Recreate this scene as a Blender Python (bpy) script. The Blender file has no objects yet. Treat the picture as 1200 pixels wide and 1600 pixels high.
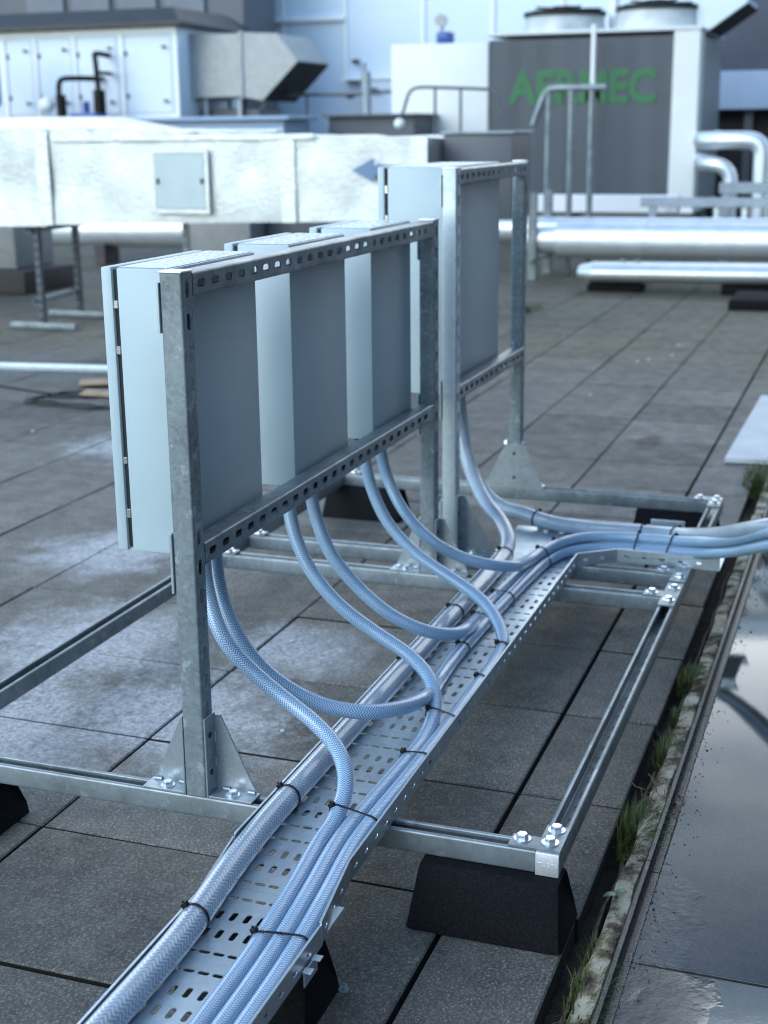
import bpy, bmesh, math, random
from mathutils import Vector, Matrix, noise
R = math.radians
S = bpy.context.scene
C = S.collection
random.seed(11)

# ------------------------------------------------------------------ helpers
WL = {}          # world location of every object made here


def finish(bm, ang=32):
    bmesh.ops.recalc_face_normals(bm, faces=bm.faces)
    for f in bm.faces:
        f.smooth = True
    lim = R(ang)
    for e in bm.edges:
        e.smooth = len(e.link_faces) == 2 and e.calc_face_angle(0) < lim


def obj(name, bm, mat, parent=None, smooth=True):
    """link a bmesh (built in world coordinates) as one object"""
    if smooth:
        finish(bm)
    me = bpy.data.meshes.new(name)
    bm.to_mesh(me)
    bm.free()
    for m in (mat if isinstance(mat, (list, tuple)) else [mat]):
        me.materials.append(m)
    o = bpy.data.objects.new(name, me)
    C.objects.link(o)
    if parent is None:
        xs = [v.co for v in me.vertices]
        lo = Vector([min(v[i] for v in xs) for i in range(3)])
        hi = Vector([max(v[i] for v in xs) for i in range(3)])
        base = Vector(((lo.x + hi.x) / 2, (lo.y + hi.y) / 2, lo.z))
        o.location = base
    else:
        base = WL[parent]
        o.parent = parent
    me.transform(Matrix.Translation(-base))
    WL[o] = base.copy()
    return o


def struct(name, bm, mat, smooth=True):
    if smooth:
        finish(bm)
    me = bpy.data.meshes.new(name)
    bm.to_mesh(me)
    bm.free()
    me.materials.append(mat)
    o = bpy.data.objects.new(name, me)
    C.objects.link(o)
    o['kind'] = 'structure'
    return o


def tag(o, label, cat, group=None, kind=None):
    o['label'] = label
    o['category'] = cat
    if group:
        o['group'] = group
    if kind:
        o['kind'] = kind
    return o


def thing(name, label, cat, loc, group=None):
    o = bpy.data.objects.new(name, None)
    o.empty_display_size = 0.1
    C.objects.link(o)
    o.location = loc
    WL[o] = Vector(loc)
    return tag(o, label, cat, group)


def copy_tree(o, dx, parent=None):
    c = o.copy()
    C.objects.link(c)
    if parent is None:
        c.location = o.location + Vector(dx)
        WL[c] = WL[o] + Vector(dx)
    else:
        c.parent = parent
        WL[c] = WL[parent]
    for ch in list(o.children):
        copy_tree(ch, dx, c)
    return c


def box(bm, lo, hi, bev=0.0, seg=2, mat=None):
    lo, hi = Vector(lo), Vector(hi)
    g = bmesh.ops.create_cube(bm, size=1)
    vs = g['verts']
    c, d = (lo + hi) / 2, hi - lo
    for v in vs:
        v.co = Vector((v.co.x * d.x, v.co.y * d.y, v.co.z * d.z)) + c
    if bev:
        es = list({e for v in vs for e in v.link_edges})
        r = bmesh.ops.bevel(bm, geom=es, offset=bev, segments=seg, affect='EDGES', profile=0.5)
        vs = [v for v in r['verts']]
    return vs


def frame_of(ax):
    ax = Vector(ax).normalized()
    up = Vector((0, 0, 1)) if abs(ax.z) < 0.9 else Vector((1, 0, 0))
    a = ax.cross(up).normalized()
    return a, a.cross(ax).normalized()


def cyl(bm, p0, p1, r, n=16, r2=None, cap=True, rot=0.0):
    p0, p1 = Vector(p0), Vector(p1)
    a, b = frame_of(p1 - p0)
    r2 = r if r2 is None else r2
    A = [bm.verts.new(p0 + (a * math.cos(t) + b * math.sin(t)) * r) for t in [rot + 2 * math.pi * i / n for i in range(n)]]
    B = [bm.verts.new(p1 + (a * math.cos(t) + b * math.sin(t)) * r2) for t in [rot + 2 * math.pi * i / n for i in range(n)]]
    for i in range(n):
        bm.faces.new((A[i], A[(i + 1) % n], B[(i + 1) % n], B[i]))
    if cap:
        bm.faces.new(A[::-1])
        bm.faces.new(B)


def prism(bm, poly, vec):
    """extrude a planar polygon (3D points) along vec"""
    vec = Vector(vec)
    A = [bm.verts.new(Vector(q)) for q in poly]
    B = [bm.verts.new(Vector(q) + vec) for q in poly]
    n = len(poly)
    bm.faces.new(A)
    bm.faces.new(B[::-1])
    for i in range(n):
        bm.faces.new((A[i], A[(i + 1) % n], B[(i + 1) % n], B[i]))


def bolt(bm, p, nrm, s=0.0105, h=0.0085, turn=0.2):
    """washer + hexagon head"""
    p, nrm = Vector(p), Vector(nrm).normalized()
    cyl(bm, p, p + nrm * 0.002, s * 1.45, 20)
    cyl(bm, p + nrm * 0.002, p + nrm * (0.002 + h * 0.82), s, 6, rot=turn)
    cyl(bm, p + nrm * (0.002 + h * 0.82), p + nrm * (0.002 + h), s, 6, r2=s * 0.84, rot=turn)


def slot_ring(u, v, hu, hv, k=4):
    """closed outline of a rounded slot, counter-clockwise from the left point (u-hu, v)"""
    r = min(hu, hv)
    pts = []
    for cx, cy, a0 in ((u + hu - r, v - hv + r, -90), (u + hu - r, v + hv - r, 0), (u - hu + r, v + hv - r, 90), (u - hu + r, v - hv + r, 180)):
        for i in range(k + 1):
            a = R(a0 + 90 * i / k)
            pts.append((cx + r * math.cos(a), cy + r * math.sin(a)))
    return pts


def plate(bm, o, eu, ev, en, cells, t):
    """sheet of thickness t (from o, grown along en) made of cells (u0,u1,v0,v1,slot); slot = (u,v,hu,hv) or None"""
    o, eu, ev, en = Vector(o), Vector(eu), Vector(ev), Vector(en)
    P = lambda u, v, w: bm.verts.new(o + eu * u + ev * v + en * w)
    for (u0, u1, v0, v1, sl) in cells:
        for w in (0, t):
            if sl is None:
                bm.faces.new([P(u0, v0, w), P(u1, v0, w), P(u1, v1, w), P(u0, v1, w)])
                continue
            ring = slot_ring(*sl)
            um, vm = sl[0], sl[1]
            hi = sorted([q for q in ring if q[1] >= vm - 1e-7], key=lambda q: (0, q[0]))
            # walk upper half left->right and lower half left->right along the ring
            up = [q for q in ring if q[1] > vm + 1e-7]
            dn = [q for q in ring if q[1] < vm - 1e-7]
            L, Rr = (sl[0] - sl[2], vm), (sl[0] + sl[2], vm)
            up.sort(key=lambda q: -math.atan2(q[1] - vm, q[0] - um))
            dn.sort(key=lambda q: -math.atan2(-(q[1] - vm), q[0] - um))
            a = [(u0, vm), L] + up + [Rr, (u1, vm), (u1, v1), (u0, v1)]
            b = [(u0, vm), L] + dn + [Rr, (u1, vm), (u1, v0), (u0, v0)]
            for poly in (a, b):
                q2 = []
                for q in poly:
                    if not q2 or abs(q[0] - q2[-1][0]) + abs(q[1] - q2[-1][1]) > 1e-7:
                        q2.append(q)
                bm.faces.new([P(q[0], q[1], w) for q in q2])
        if sl is not None:
            ring = slot_ring(*sl)
            n = len(ring)
            A = [P(q[0], q[1], 0) for q in ring]
            B = [P(q[0], q[1], t) for q in ring]
            for i in range(n):
                j = (i + 1) % n
                if (A[i].co - A[j].co).length > 1e-7:
                    bm.faces.new((A[i], A[j], B[j], B[i]))
    us = [c[0] for c in cells] + [c[1] for c in cells]
    vs = [c[2] for c in cells] + [c[3] for c in cells]
    u0, u1, v0, v1 = min(us), max(us), min(vs), max(vs)
    for (a, b) in (((u0, v0), (u1, v0)), ((u1, v0), (u1, v1)), ((u1, v1), (u0, v1)), ((u0, v1), (u0, v0))):
        bm.faces.new((P(*a, 0), P(*b, 0), P(*b, t), P(*a, t)))


W = 0.0415       # strut width and height
T = 0.0026


def arc(cx, cy, r, a0, a1, k=4):
    return [(cx + r * math.cos(R(a0 + (a1 - a0) * i / k)), cy + r * math.sin(R(a0 + (a1 - a0) * i / k))) for i in range(k + 1)]


def strut(bm, p0, ax, op, L, slots=True, phase=0.027, pitch=0.054):
    """slotted C channel. p0: centre of the web's outer face at the start, ax: length direction, op: open direction"""
    p0, ax, op = Vector(p0), Vector(ax).normalized(), Vector(op).normalized()
    sd = ax.cross(op)
    h, r = W / 2, 0.0045
    cells = []
    u = 0.0
    if slots:
        k = 0
        while phase + k * pitch + 0.02 < L:
            c = phase + k * pitch
            a, b = max(u, c - pitch / 2), c + pitch / 2
            if a > u + 1e-6:
                cells.append((u, a, -(h - r), h - r, None))
            b = min(b, L)
            cells.append((a, b, -(h - r), h - r, (c, 0, 0.0145, 0.0068)))
            u = b
            k += 1
    if u < L - 1e-6:
        cells.append((u, L, -(h - r), h - r, None))
    plate(bm, p0, ax, sd, op, cells, T)
    lip, ret = 0.0095, 0.008
    for sg in (1, -1):
        out = arc(h - r, r, r, -90, 0) + arc(h - r, W - r, r, 0, 90) + arc(h - lip + 0.003, W - 0.003, 0.003, 90, 180) + [(h - lip, W - ret)]
        q = r - T
        inn = arc(h - r, r, q, -90, 0) + arc(h - r, W - r, q, 0, 90) + arc(h - lip + 0.003, W - 0.003, 0.0006, 90, 180) + [(h - lip + T * 0.9, W - ret)]
        n = len(out)
        rows = []
        for uu in (0, L):
            rows.append(([bm.verts.new(p0 + ax * uu + sd * (sg * a) + op * b) for a, b in out],
                         [bm.verts.new(p0 + ax * uu + sd * (sg * a) + op * b) for a, b in inn]))
        (o0, i0), (o1, i1) = rows
        for i in range(n - 1):
            bm.faces.new((o0[i], o0[i + 1], o1[i + 1], o1[i]))
            bm.faces.new((i0[i], i0[i + 1], i1[i + 1], i1[i]))
            bm.faces.new((o0[i], o0[i + 1], i0[i + 1], i0[i]))
            bm.faces.new((o1[i], o1[i + 1], i1[i + 1], i1[i]))
        bm.faces.new((o0[-1], o1[-1], i1[-1], i0[-1]))


def spline(pts, step=0.012):
    """Catmull-Rom through pts, resampled evenly"""
    P = [Vector(q) for q in pts]
    P = [P[0] * 2 - P[1]] + P + [P[-1] * 2 - P[-2]]
    raw = []
    for i in range(1, len(P) - 2):
        a, b, c, d = P[i - 1:i + 3]
        # centripetal parametrisation
        t0 = 0
        t1 = t0 + max((b - a).length, 1e-5) ** 0.5
        t2 = t1 + max((c - b).length, 1e-5) ** 0.5
        t3 = t2 + max((d - c).length, 1e-5) ** 0.5
        for k in range(24):
            t = t1 + (t2 - t1) * k / 24
            A1 = a * ((t1 - t) / (t1 - t0)) + b * ((t - t0) / (t1 - t0))
            A2 = b * ((t2 - t) / (t2 - t1)) + c * ((t - t1) / (t2 - t1))
            A3 = c * ((t3 - t) / (t3 - t2)) + d * ((t - t2) / (t3 - t2))
            B1 = A1 * ((t2 - t) / (t2 - t0)) + A2 * ((t - t0) / (t2 - t0))
            B2 = A2 * ((t3 - t) / (t3 - t1)) + A3 * ((t - t1) / (t3 - t1))
            raw.append(B1 * ((t2 - t) / (t2 - t1)) + B2 * ((t - t1) / (t2 - t1)))
    raw.append(P[-2])
    # smooth lightly
    for _ in range(30):
        raw = [raw[0]] + [(raw[i - 1] + raw[i] * 2 + raw[i + 1]) / 4 for i in range(1, len(raw) - 1)] + [raw[-1]]
    out, acc = [raw[0]], 0.0
    for i in range(1, len(raw)):
        a, b = raw[i - 1], raw[i]
        d = (b - a).length
        while acc + d >= step:
            f = (step - acc) / d
            a = a + (b - a) * f
            out.append(a.copy())
            d = (b - a).length
            acc = 0
        acc += d
    out.append(raw[-1])
    return out


def tube(bm, path, r, n=20, cap=True, uv=True):
    uvl = bm.loops.layers.uv.verify() if uv else None
    tg = [(path[min(i + 1, len(path) - 1)] - path[max(i - 1, 0)]).normalized() for i in range(len(path))]
    a, b = frame_of(tg[0])
    rings, L = [], [0.0]
    for i, p in enumerate(path):
        if i:
            a = (a - tg[i] * a.dot(tg[i])).normalized()
            b = tg[i].cross(a)
            L.append(L[-1] + (p - path[i - 1]).length)
        rings.append([bm.verts.new(p + (a * math.cos(2 * math.pi * k / n) + b * math.sin(2 * math.pi * k / n)) * r) for k in range(n)])
    for i in range(len(path) - 1):
        for k in range(n):
            f = bm.faces.new((rings[i][k], rings[i][(k + 1) % n], rings[i + 1][(k + 1) % n], rings[i + 1][k]))
            if uv:
                for lp, (uu, vv) in zip(f.loops, ((k / n, L[i]), ((k + 1) / n, L[i]), ((k + 1) / n, L[i + 1]), (k / n, L[i + 1]))):
                    lp[uvl].uv = (uu, vv)
    if cap:
        bm.faces.new(rings[0][::-1])
        bm.faces.new(rings[-1])


# ------------------------------------------------------------------ materials
class N:
    def __init__(s, name):
        s.m = bpy.data.materials.new(name)
        s.m.use_nodes = True
        s.t = s.m.node_tree
        s.b = s.t.nodes['Principled BSDF']

    def n(s, typ, **kw):
        x = s.t.nodes.new(typ)
        for k, v in kw.items():
            if k.startswith('_'):
                x.inputs[k[1:].replace('_', ' ')].default_value = v
            else:
                setattr(x, k, v)
        return x

    def l(s, a, b):
        s.t.links.new(a, b)

    def set(s, **kw):
        for k, v in kw.items():
            nm = {'base': 'Base Color', 'rough': 'Roughness', 'metal': 'Metallic', 'coat': 'Coat Weight', 'coatr': 'Coat Roughness', 'spec': 'Specular IOR Level', 'sss': 'Subsurface Weight'}[k]
            s.b.inputs[nm].default_value = v if not isinstance(v, tuple) else (*v, 1)
        return s

    def noise(s, scale, detail=3, rough=0.55, co=None, dist=0.0):
        x = s.n('ShaderNodeTexNoise')
        x.inputs['Scale'].default_value = scale
        x.inputs['Detail'].default_value = detail
        x.inputs['Roughness'].default_value = rough
        x.inputs['Distortion'].default_value = dist
        s.l(co or s.co(), x.inputs['Vector'])
        return x.outputs['Fac']

    def co(s):
        if not hasattr(s, '_tc'):
            s._tc = s.n('ShaderNodeTexCoord')
        return s._tc.outputs['Object']

    def ramp(s, fac, stops):
        x = s.n('ShaderNodeValToRGB')
        e = x.color_ramp.elements
        while len(e) > len(stops):
            e.remove(e[-1])
        while len(e) < len(stops):
            e.new(1)
        for el, (p, c) in zip(e, stops):
            el.position = p
            el.color = (c, c, c, 1) if isinstance(c, (int, float)) else (*c, 1)
        s.l(fac, x.inputs['Fac'])
        return x.outputs['Color']

    def mix(s, fac, a, b, typ='MIX'):
        x = s.n('ShaderNodeMix', data_type='RGBA', blend_type=typ)
        for sock, v in ((x.inputs['Factor'], fac), (x.inputs[6], a), (x.inputs[7], b)):
            if isinstance(v, (int, float)):
                sock.default_value = v if sock.type == 'VALUE' else (v, v, v, 1)
            elif isinstance(v, tuple):
                sock.default_value = (*v, 1)
            else:
                s.l(v, sock)
        return x.outputs[2]

    def math(s, op, a, b=0.0, c=0.0):
        x = s.n('ShaderNodeMath', operation=op)
        for sock, v in zip(x.inputs, (a, b, c)):
            if isinstance(v, (int, float)):
                sock.default_value = v
            else:
                s.l(v, sock)
        return x.outputs[0]

    def base(s, c):
        s.l(c, s.b.inputs['Base Color'])

    def rough(s, c):
        s.l(c, s.b.inputs['Roughness'])

    def bump(s, h, dist=0.001, strength=1.0):
        x = s.n('ShaderNodeBump')
        x.inputs['Distance'].default_value = dist
        x.inputs['Strength'].default_value = strength
        s.l(h, x.inputs['Height'])
        s.l(x.outputs['Normal'], s.b.inputs['Normal'])


def m_plain(name, c, rough=0.5, metal=0.0, var=0.12, sc=20, bump=0.0):
    m = N(name).set(rough=rough, metal=metal)
    f = m.noise(sc, 4)
    a = tuple(x * (1 - var) for x in c)
    b = tuple(min(1, x * (1 + var)) for x in c)
    m.base(m.ramp(f, [(0.3, a), (0.7, b)]))
    if bump:
        m.bump(m.noise(sc * 12, 2), bump)
    return m.m


def m_galv(name, lo=0.36, hi=0.6, patch=0.78, metal=0.75, rough=0.42, sc=70, tint=(0.96, 1.0, 1.04), flake=0.25):
    """hot dip zinc: grey spangle flakes, cloudy stains, pale oxide patches"""
    m = N(name).set(metal=metal)
    co = m.co()
    w = m.n('ShaderNodeVectorMath', operation='ADD')
    nz = m.n('ShaderNodeTexNoise')
    nz.inputs['Scale'].default_value = 40
    m.l(co, nz.inputs['Vector'])
    sc_ = m.n('ShaderNodeVectorMath', operation='SCALE')
    sc_.inputs['Scale'].default_value = 0.02
    m.l(nz.outputs['Color'], sc_.inputs[0])
    m.l(co, w.inputs[0])
    m.l(sc_.outputs[0], w.inputs[1])
    v = m.n('ShaderNodeTexVoronoi')
    v.inputs['Scale'].default_value = sc
    m.l(w.outputs[0], v.inputs['Vector'])
    sep = m.n('ShaderNodeSeparateColor')
    m.l(v.outputs['Color'], sep.inputs['Color'])
    f1 = m.math('ADD', m.math('MULTIPLY', sep.outputs[0], flake), m.math('MULTIPLY', m.noise(9, 5, 0.65), 1.25 - flake))
    col = m.ramp(f1, [(0.3, tuple(lo * t for t in tint)), (0.8, tuple(hi * t for t in tint))])
    pm = m.ramp(m.noise(33, 4, 0.6, co=w.outputs[0]), [(0.6, 0), (0.66, 1)])
    col = m.mix(m.math('MULTIPLY', pm, 0.55), col, tuple(patch * t for t in tint))
    m.base(col)
    m.rough(m.ramp(f1, [(0.2, rough + 0.12), (0.9, rough - 0.06)]))
    m.bump(m.noise(160, 3), 0.0003, 0.5)
    return m.m


def m_hose(name, c0, c1, c2, nu, pitch, coat=0.5, bs=0.0006, sheer=False):
    """PVC hose with a woven herringbone yarn inside"""
    m = N(name).set(coat=coat, coatr=0.12)
    uv = m.n('ShaderNodeTexCoord').outputs['UV']
    sp = m.n('ShaderNodeSeparateXYZ')
    m.l(uv, sp.inputs[0])
    u = m.math('MULTIPLY', sp.outputs[0], nu)
    fu = m.math('FRACT', u)
    par = m.math('MODULO', m.math('FLOOR', u), 2.0)
    sg = m.math('SUBTRACT', m.math('MULTIPLY', par, 2.0), 1.0)
    ph = m.math('ADD', m.math('MULTIPLY', sp.outputs[1], 1.0 / pitch), m.math('MULTIPLY', sg, fu))
    tri = m.math('ABSOLUTE', m.math('SUBTRACT', m.math('FRACT', ph), 0.5))     # 0 mid yarn .. 0.5 gap
    yarn = m.ramp(tri, [(0.1, 1.0), (0.3, 0.0)] if sheer else [(0.16, 1.0), (0.36, 0.0)])
    if sheer:
        # the far layer of yarn shows through, crossing the near one, stronger in places
        ph2 = m.math('SUBTRACT', m.math('MULTIPLY', sp.outputs[1], 1.0 / pitch), m.math('MULTIPLY', sg, m.math('MULTIPLY', fu, 1.0)))
        tri2 = m.math('ABSOLUTE', m.math('SUBTRACT', m.math('FRACT', m.math('ADD', ph2, 0.37)), 0.5))
        y2 = m.math('MULTIPLY', m.ramp(tri2, [(0.06, 1.0), (0.2, 0.0)]), m.ramp(m.noise(21, 3), [(0.4, 0.05), (0.62, 0.75)]))
        yarn = m.math('MAXIMUM', m.math('MULTIPLY', yarn, m.ramp(m.noise(30, 3), [(0.3, 0.55), (0.6, 1.0)])), y2)
    # broad noise wanders the base between two tones
    big = m.noise(14, 3)
    base = m.mix(m.ramp(big, [(0.35, 0), (0.7, 1)]), c0, c1)
    m.base(m.mix(yarn, base, c2))
    m.b.inputs['Roughness'].default_value = 0.34
    m.bump(yarn, bs, 0.5)
    m.b.inputs['Subsurface Weight'].default_value = 0.15
    m.b.inputs['Subsurface Radius'].default_value = (0.004, 0.006, 0.01)
    m.b.inputs['Subsurface Scale'].default_value = 0.5
    return m.m


M = {}
M['galv'] = m_galv('galvanised_steel', lo=0.14, hi=0.3, patch=0.4, metal=0.5, rough=0.4, tint=(0.84, 1.0, 1.1), flake=0.12)
M['galv_post'] = m_galv('galvanised_spangle', lo=0.15, hi=0.3, patch=0.5, metal=0.4, sc=130, tint=(0.82, 1.0, 1.12))
M['tray'] = m_galv('tray_zinc', lo=0.46, hi=0.62, patch=0.66, metal=0.75, rough=0.36, sc=60, tint=(0.86, 1.0, 1.12))
M['galv_plate'] = m_galv('galvanised_plate', lo=0.24, hi=0.4, patch=0.55, metal=0.55, rough=0.38, tint=(0.86, 1.0, 1.12), flake=0.15)
M['zinc'] = m_plain('bolt_zinc', (0.72, 0.76, 0.8), 0.25, 0.9, 0.1, 60)
M['cap'] = m_plain('cap_aluminium', (0.75, 0.78, 0.82), 0.42, 0.6, 0.05, 90)
M['rubber'] = None
m = N('recycled_rubber').set(rough=0.8, spec=0.12)
f = m.noise(260, 2, 0.8)
m.base(m.ramp(f, [(0.35, (0.004, 0.0045, 0.006)), (0.58, (0.008, 0.009, 0.012)), (0.74, (0.022, 0.024, 0.028))]))
m.bump(m.noise(300, 3), 0.0012, 0.8)
M['rubber'] = m.m

m = N('cabinet_paint').set(rough=0.42)
f = m.noise(7, 4)
m.base(m.ramp(f, [(0.3, (0.40, 0.505, 0.555)), (0.75, (0.44, 0.545, 0.595))]))
sp_ = m.ramp(m.noise(520, 2), [(0.35, 0), (0.65, 1)])
m.bump(sp_, 0.00012, 0.6)
M['paint'] = m.m
m = N('cabinet_paint_wet_top').set(rough=0.2)
f = m.noise(90, 3, 0.6)
m.base(m.ramp(f, [(0.3, (0.42, 0.52, 0.57)), (0.7, (0.45, 0.55, 0.6))]))
m.rough(m.ramp(f, [(0.42, 0.16), (0.6, 0.42)]))
m.bump(m.ramp(m.noise(140, 2), [(0.45, 0), (0.6, 1)]), 0.0004, 0.5)
M['wet_top'] = m.m
M['paint_dark'] = m_plain('gasket_black', (0.012, 0.013, 0.015), 0.6)
M['black'] = m_plain('black_nylon', (0.004, 0.004, 0.005), 0.45, 0, 0.3, 60)
M['black'].node_tree.nodes['Principled BSDF'].inputs['Specular IOR Level'].default_value = 0.25
M['hose'] = m_hose('blue_braided_pvc', (0.075, 0.17, 0.33), (0.115, 0.23, 0.41), (0.40, 0.57, 0.74), 16, 0.0052, 0.7)
M['hose_clear'] = m_hose('clear_braided_pvc', (0.17, 0.24, 0.33), (0.23, 0.31, 0.40), (0.42, 0.51, 0.61), 18, 0.0095, 0.9, 0.0006, True)
M['foil'] = None

# concrete pavers
m = N('concrete_pavers').set(rough=0.8)
co = m.co()
isl = m.n('ShaderNodeNewGeometry').outputs['Random Per Island']
grain = m.noise(185, 4, 0.85)
cloud = m.noise(3.1, 5, 0.62)
mid = m.noise(16, 5, 0.7)
c = m.ramp(grain, [(0.36, (0.018, 0.0175, 0.0155)), (0.52, (0.088, 0.084, 0.075)), (0.67, (0.5, 0.485, 0.445))])
c2 = m.ramp(mid, [(0.3, (0.06, 0.0575, 0.052)), (0.7, (0.2, 0.193, 0.176))])
c = m.mix(0.42, c, c2)
tone = m.ramp(m.math('ADD', m.math('MULTIPLY', isl, 0.5), m.math('MULTIPLY', cloud, 0.75)), [(0.3, 0.62), (0.95, 1.4)])
c = m.mix(1.0, c, tone, 'MULTIPLY')
# lime bloom: pale blotches with soft ragged borders, thick on the slabs behind the first post
sx = m.n('ShaderNodeSeparateXYZ')
m.l(co, sx.inputs[0])
def blob(x0, y0, rx, ry):
    dx = m.math('DIVIDE', m.math('SUBTRACT', sx.outputs[0], x0), rx)
    dy = m.math('DIVIDE', m.math('SUBTRACT', sx.outputs[1], y0), ry)
    return m.math('SUBTRACT', 1.0, m.math('SQRT', m.math('ADD', m.math('MULTIPLY', dx, dx), m.math('MULTIPLY', dy, dy))))
bl = None
for q in ((0.42, 1.42, 0.6, 0.55), (0.62, 1.06, 0.55, 0.5), (0.95, 1.5, 0.6, 0.5), (0.2, 1.7, 0.6, 0.5), (1.1, 0.95, 0.35, 0.3), (1.75, 1.9, 0.45, 0.4), (3.2, 2.6, 0.5, 0.5)):
    b_ = m.math('MAXIMUM', blob(*q), 0.0)
    bl = b_ if bl is None else m.math('MAXIMUM', bl, b_)
mk = m.math('ADD', m.math('MULTIPLY', bl, 0.5), m.math('MULTIPLY', m.noise(7, 8, 0.8), 0.85))
mk = m.ramp(mk, [(0.56, 0), (0.8, 1.0)])
lime = m.ramp(m.noise(90, 5, 0.8), [(0.35, (0.16, 0.17, 0.185)), (0.65, (0.6, 0.62, 0.65))])
c = m.mix(m.math('MULTIPLY', mk, 0.92), c, lime)
st = m.ramp(m.math('ADD', m.math('MAXIMUM', blob(3.89, 0.47, 0.22, 0.075), 0.0), m.math('MULTIPLY', m.math('SUBTRACT', m.noise(14, 4), 0.5), 0.5)), [(0.15, 0), (0.5, 0.7)])
c = m.mix(st, c, (0.035, 0.026, 0.02))
ms = m.math('MULTIPLY', m.ramp(m.math('ADD', m.math('MULTIPLY', sx.outputs[0], 0.1), m.math('MULTIPLY', m.noise(1.3, 5, 0.7), 0.6)), [(0.78, 0), (1.0, 1)]), 0.75)
m.base(m.mix(ms, c, m.ramp(m.noise(30, 4), [(0.3, (0.05, 0.042, 0.024)), (0.7, (0.13, 0.115, 0.075))])))
m.rough(m.ramp(m.noise(12, 4), [(0.3, 0.55), (0.7, 0.85)]))
m.bump(m.math('ADD', grain, m.math('MULTIPLY', m.noise(70, 3), 0.8)), 0.0022, 0.8)
M['paver'] = m.m
M['joint'] = m_plain('joint_dirt', (0.007, 0.0065, 0.006), 0.95, 0, 0.5, 60, 0.004)

# wet screed slab with a shallow film of water
m = N('wet_screed').set(rough=0.3)
co = m.co()
sx = m.n('ShaderNodeSeparateXYZ')
m.l(co, sx.inputs[0])
def lin(a, b_, c_):
    return m.math('ADD', m.math('ADD', m.math('MULTIPLY', sx.outputs[0], a), m.math('MULTIPLY', sx.outputs[1], b_)), c_)
edge = m.math('ADD', lin(0.55, -2.6, -0.16), m.math('MULTIPLY', m.math('SUBTRACT', m.noise(3.2, 6, 0.65), 0.5), 0.9))
film = m.ramp(edge, [(0.0, 0), (0.42, 1)])
film2 = m.ramp(m.noise(5.5, 6, 0.66, dist=0.3), [(0.40, 0), (0.64, 1)])
film = m.mix(1.0, film, m.math('MULTIPLY', film2, 0.85), 'LIGHTEN')
gr = m.noise(170, 5, 0.75)
c = m.ramp(m.noise(11, 5, 0.65), [(0.3, (0.028, 0.032, 0.037)), (0.7, (0.075, 0.082, 0.09))])
c = m.mix(0.35, c, m.ramp(gr, [(0.4, (0.016, 0.018, 0.021)), (0.65, (0.1, 0.108, 0.118))]))
m.base(m.mix(film, c, m.mix(1.0, c, 0.62, 'MULTIPLY')))
m.rough(m.ramp(film, [(0.0, 0.14), (1.0, 0.035)]))
m.b.inputs['Specular IOR Level'].default_value = 0.7
bh = m.math('ADD', m.math('MULTIPLY', gr, 0.6), m.noise(45, 4, 0.7))
bh = m.math('MULTIPLY', bh, m.math('SUBTRACT', 1.0, m.math('MULTIPLY', film, 0.985)))
m.bump(bh, 0.0045, 1.0)
M['wet'] = m.m

m = N('lichen_crust').set(rough=0.9)
f = m.math('ADD', m.math('MULTIPLY', m.noise(14, 4), 0.72), m.math('MULTIPLY', m.noise(60, 5, 0.7), 0.28))
m.base(m.ramp(f, [(0.40, (0.022, 0.017, 0.011)), (0.46, (0.12, 0.095, 0.06)), (0.53, (0.34, 0.31, 0.23)), (0.7, (0.56, 0.54, 0.45))]))
m.bump(m.noise(60, 5, 0.65), 0.004, 0.8)
M['crust'] = m.m
M['felt'] = m_plain('torn_felt', (0.11, 0.085, 0.06), 0.9, 0, 0.4, 40, 0.003)
M['edge'] = m_plain('wet_edge_steel', (0.03, 0.033, 0.037), 0.22, 0.3, 0.4, 25, 0.0015)
M['soil'] = m_plain('wet_soil', (0.02, 0.016, 0.011), 0.9, 0, 0.5, 70, 0.006)
m = N('grass_blades').set(rough=0.5)
isl = m.n('ShaderNodeNewGeometry').outputs['Random Per Island']
m.base(m.ramp(isl, [(0.0, (0.018, 0.04, 0.008)), (0.55, (0.04, 0.085, 0.014)), (0.78, (0.09, 0.10, 0.025)), (1.0, (0.17, 0.12, 0.06))]))
M['grass'] = m.m
M['dead'] = m_plain('dead_stems', (0.13, 0.09, 0.055), 0.85, 0, 0.5, 80)

# background finishes
m = N('foil_lagging').set(metal=0.55)
f = m.noise(6, 6, 0.7, dist=0.5)
m.base(m.ramp(f, [(0.3, (0.56, 0.59, 0.595)), (0.7, (0.66, 0.69, 0.685))]))
m.rough(m.ramp(m.noise(9, 4), [(0.3, 0.28), (0.7, 0.45)]))
m.bump(m.math('ADD', m.math('MULTIPLY', f, 0.25), m.math('MULTIPLY', m.noise(34, 5, 0.72), 0.6)), 0.022, 0.6)
M['foil'] = m.m
m = N('foil_tape').set(metal=0.5, rough=0.3)
f = m.noise(25, 5, 0.7)
m.base(m.ramp(f, [(0.3, (0.58, 0.61, 0.61)), (0.7, (0.7, 0.725, 0.715))]))
m.bump(f, 0.015, 0.6)
M['tape'] = m.m
M['panel'] = m_plain('access_panel_zinc', (0.42, 0.5, 0.54), 0.45, 0.3, 0.06, 6)
M['white'] = m_plain('white_panel', (0.62, 0.71, 0.82), 0.35, 0, 0.03, 1.2)
M['white2'] = m_plain('white_trim', (0.8, 0.83, 0.86), 0.35, 0, 0.02, 2)
M['cladding'] = m_plain('wall_cladding', (0.6, 0.71, 0.84), 0.4, 0, 0.03, 0.5)
M['grimy'] = m_plain('grimy_white', (0.5, 0.54, 0.56), 0.5, 0, 0.25, 3)
M['darkroof'] = m_plain('dark_roof_sheet', (0.03, 0.033, 0.038), 0.5, 0, 0.15, 3)
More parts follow.
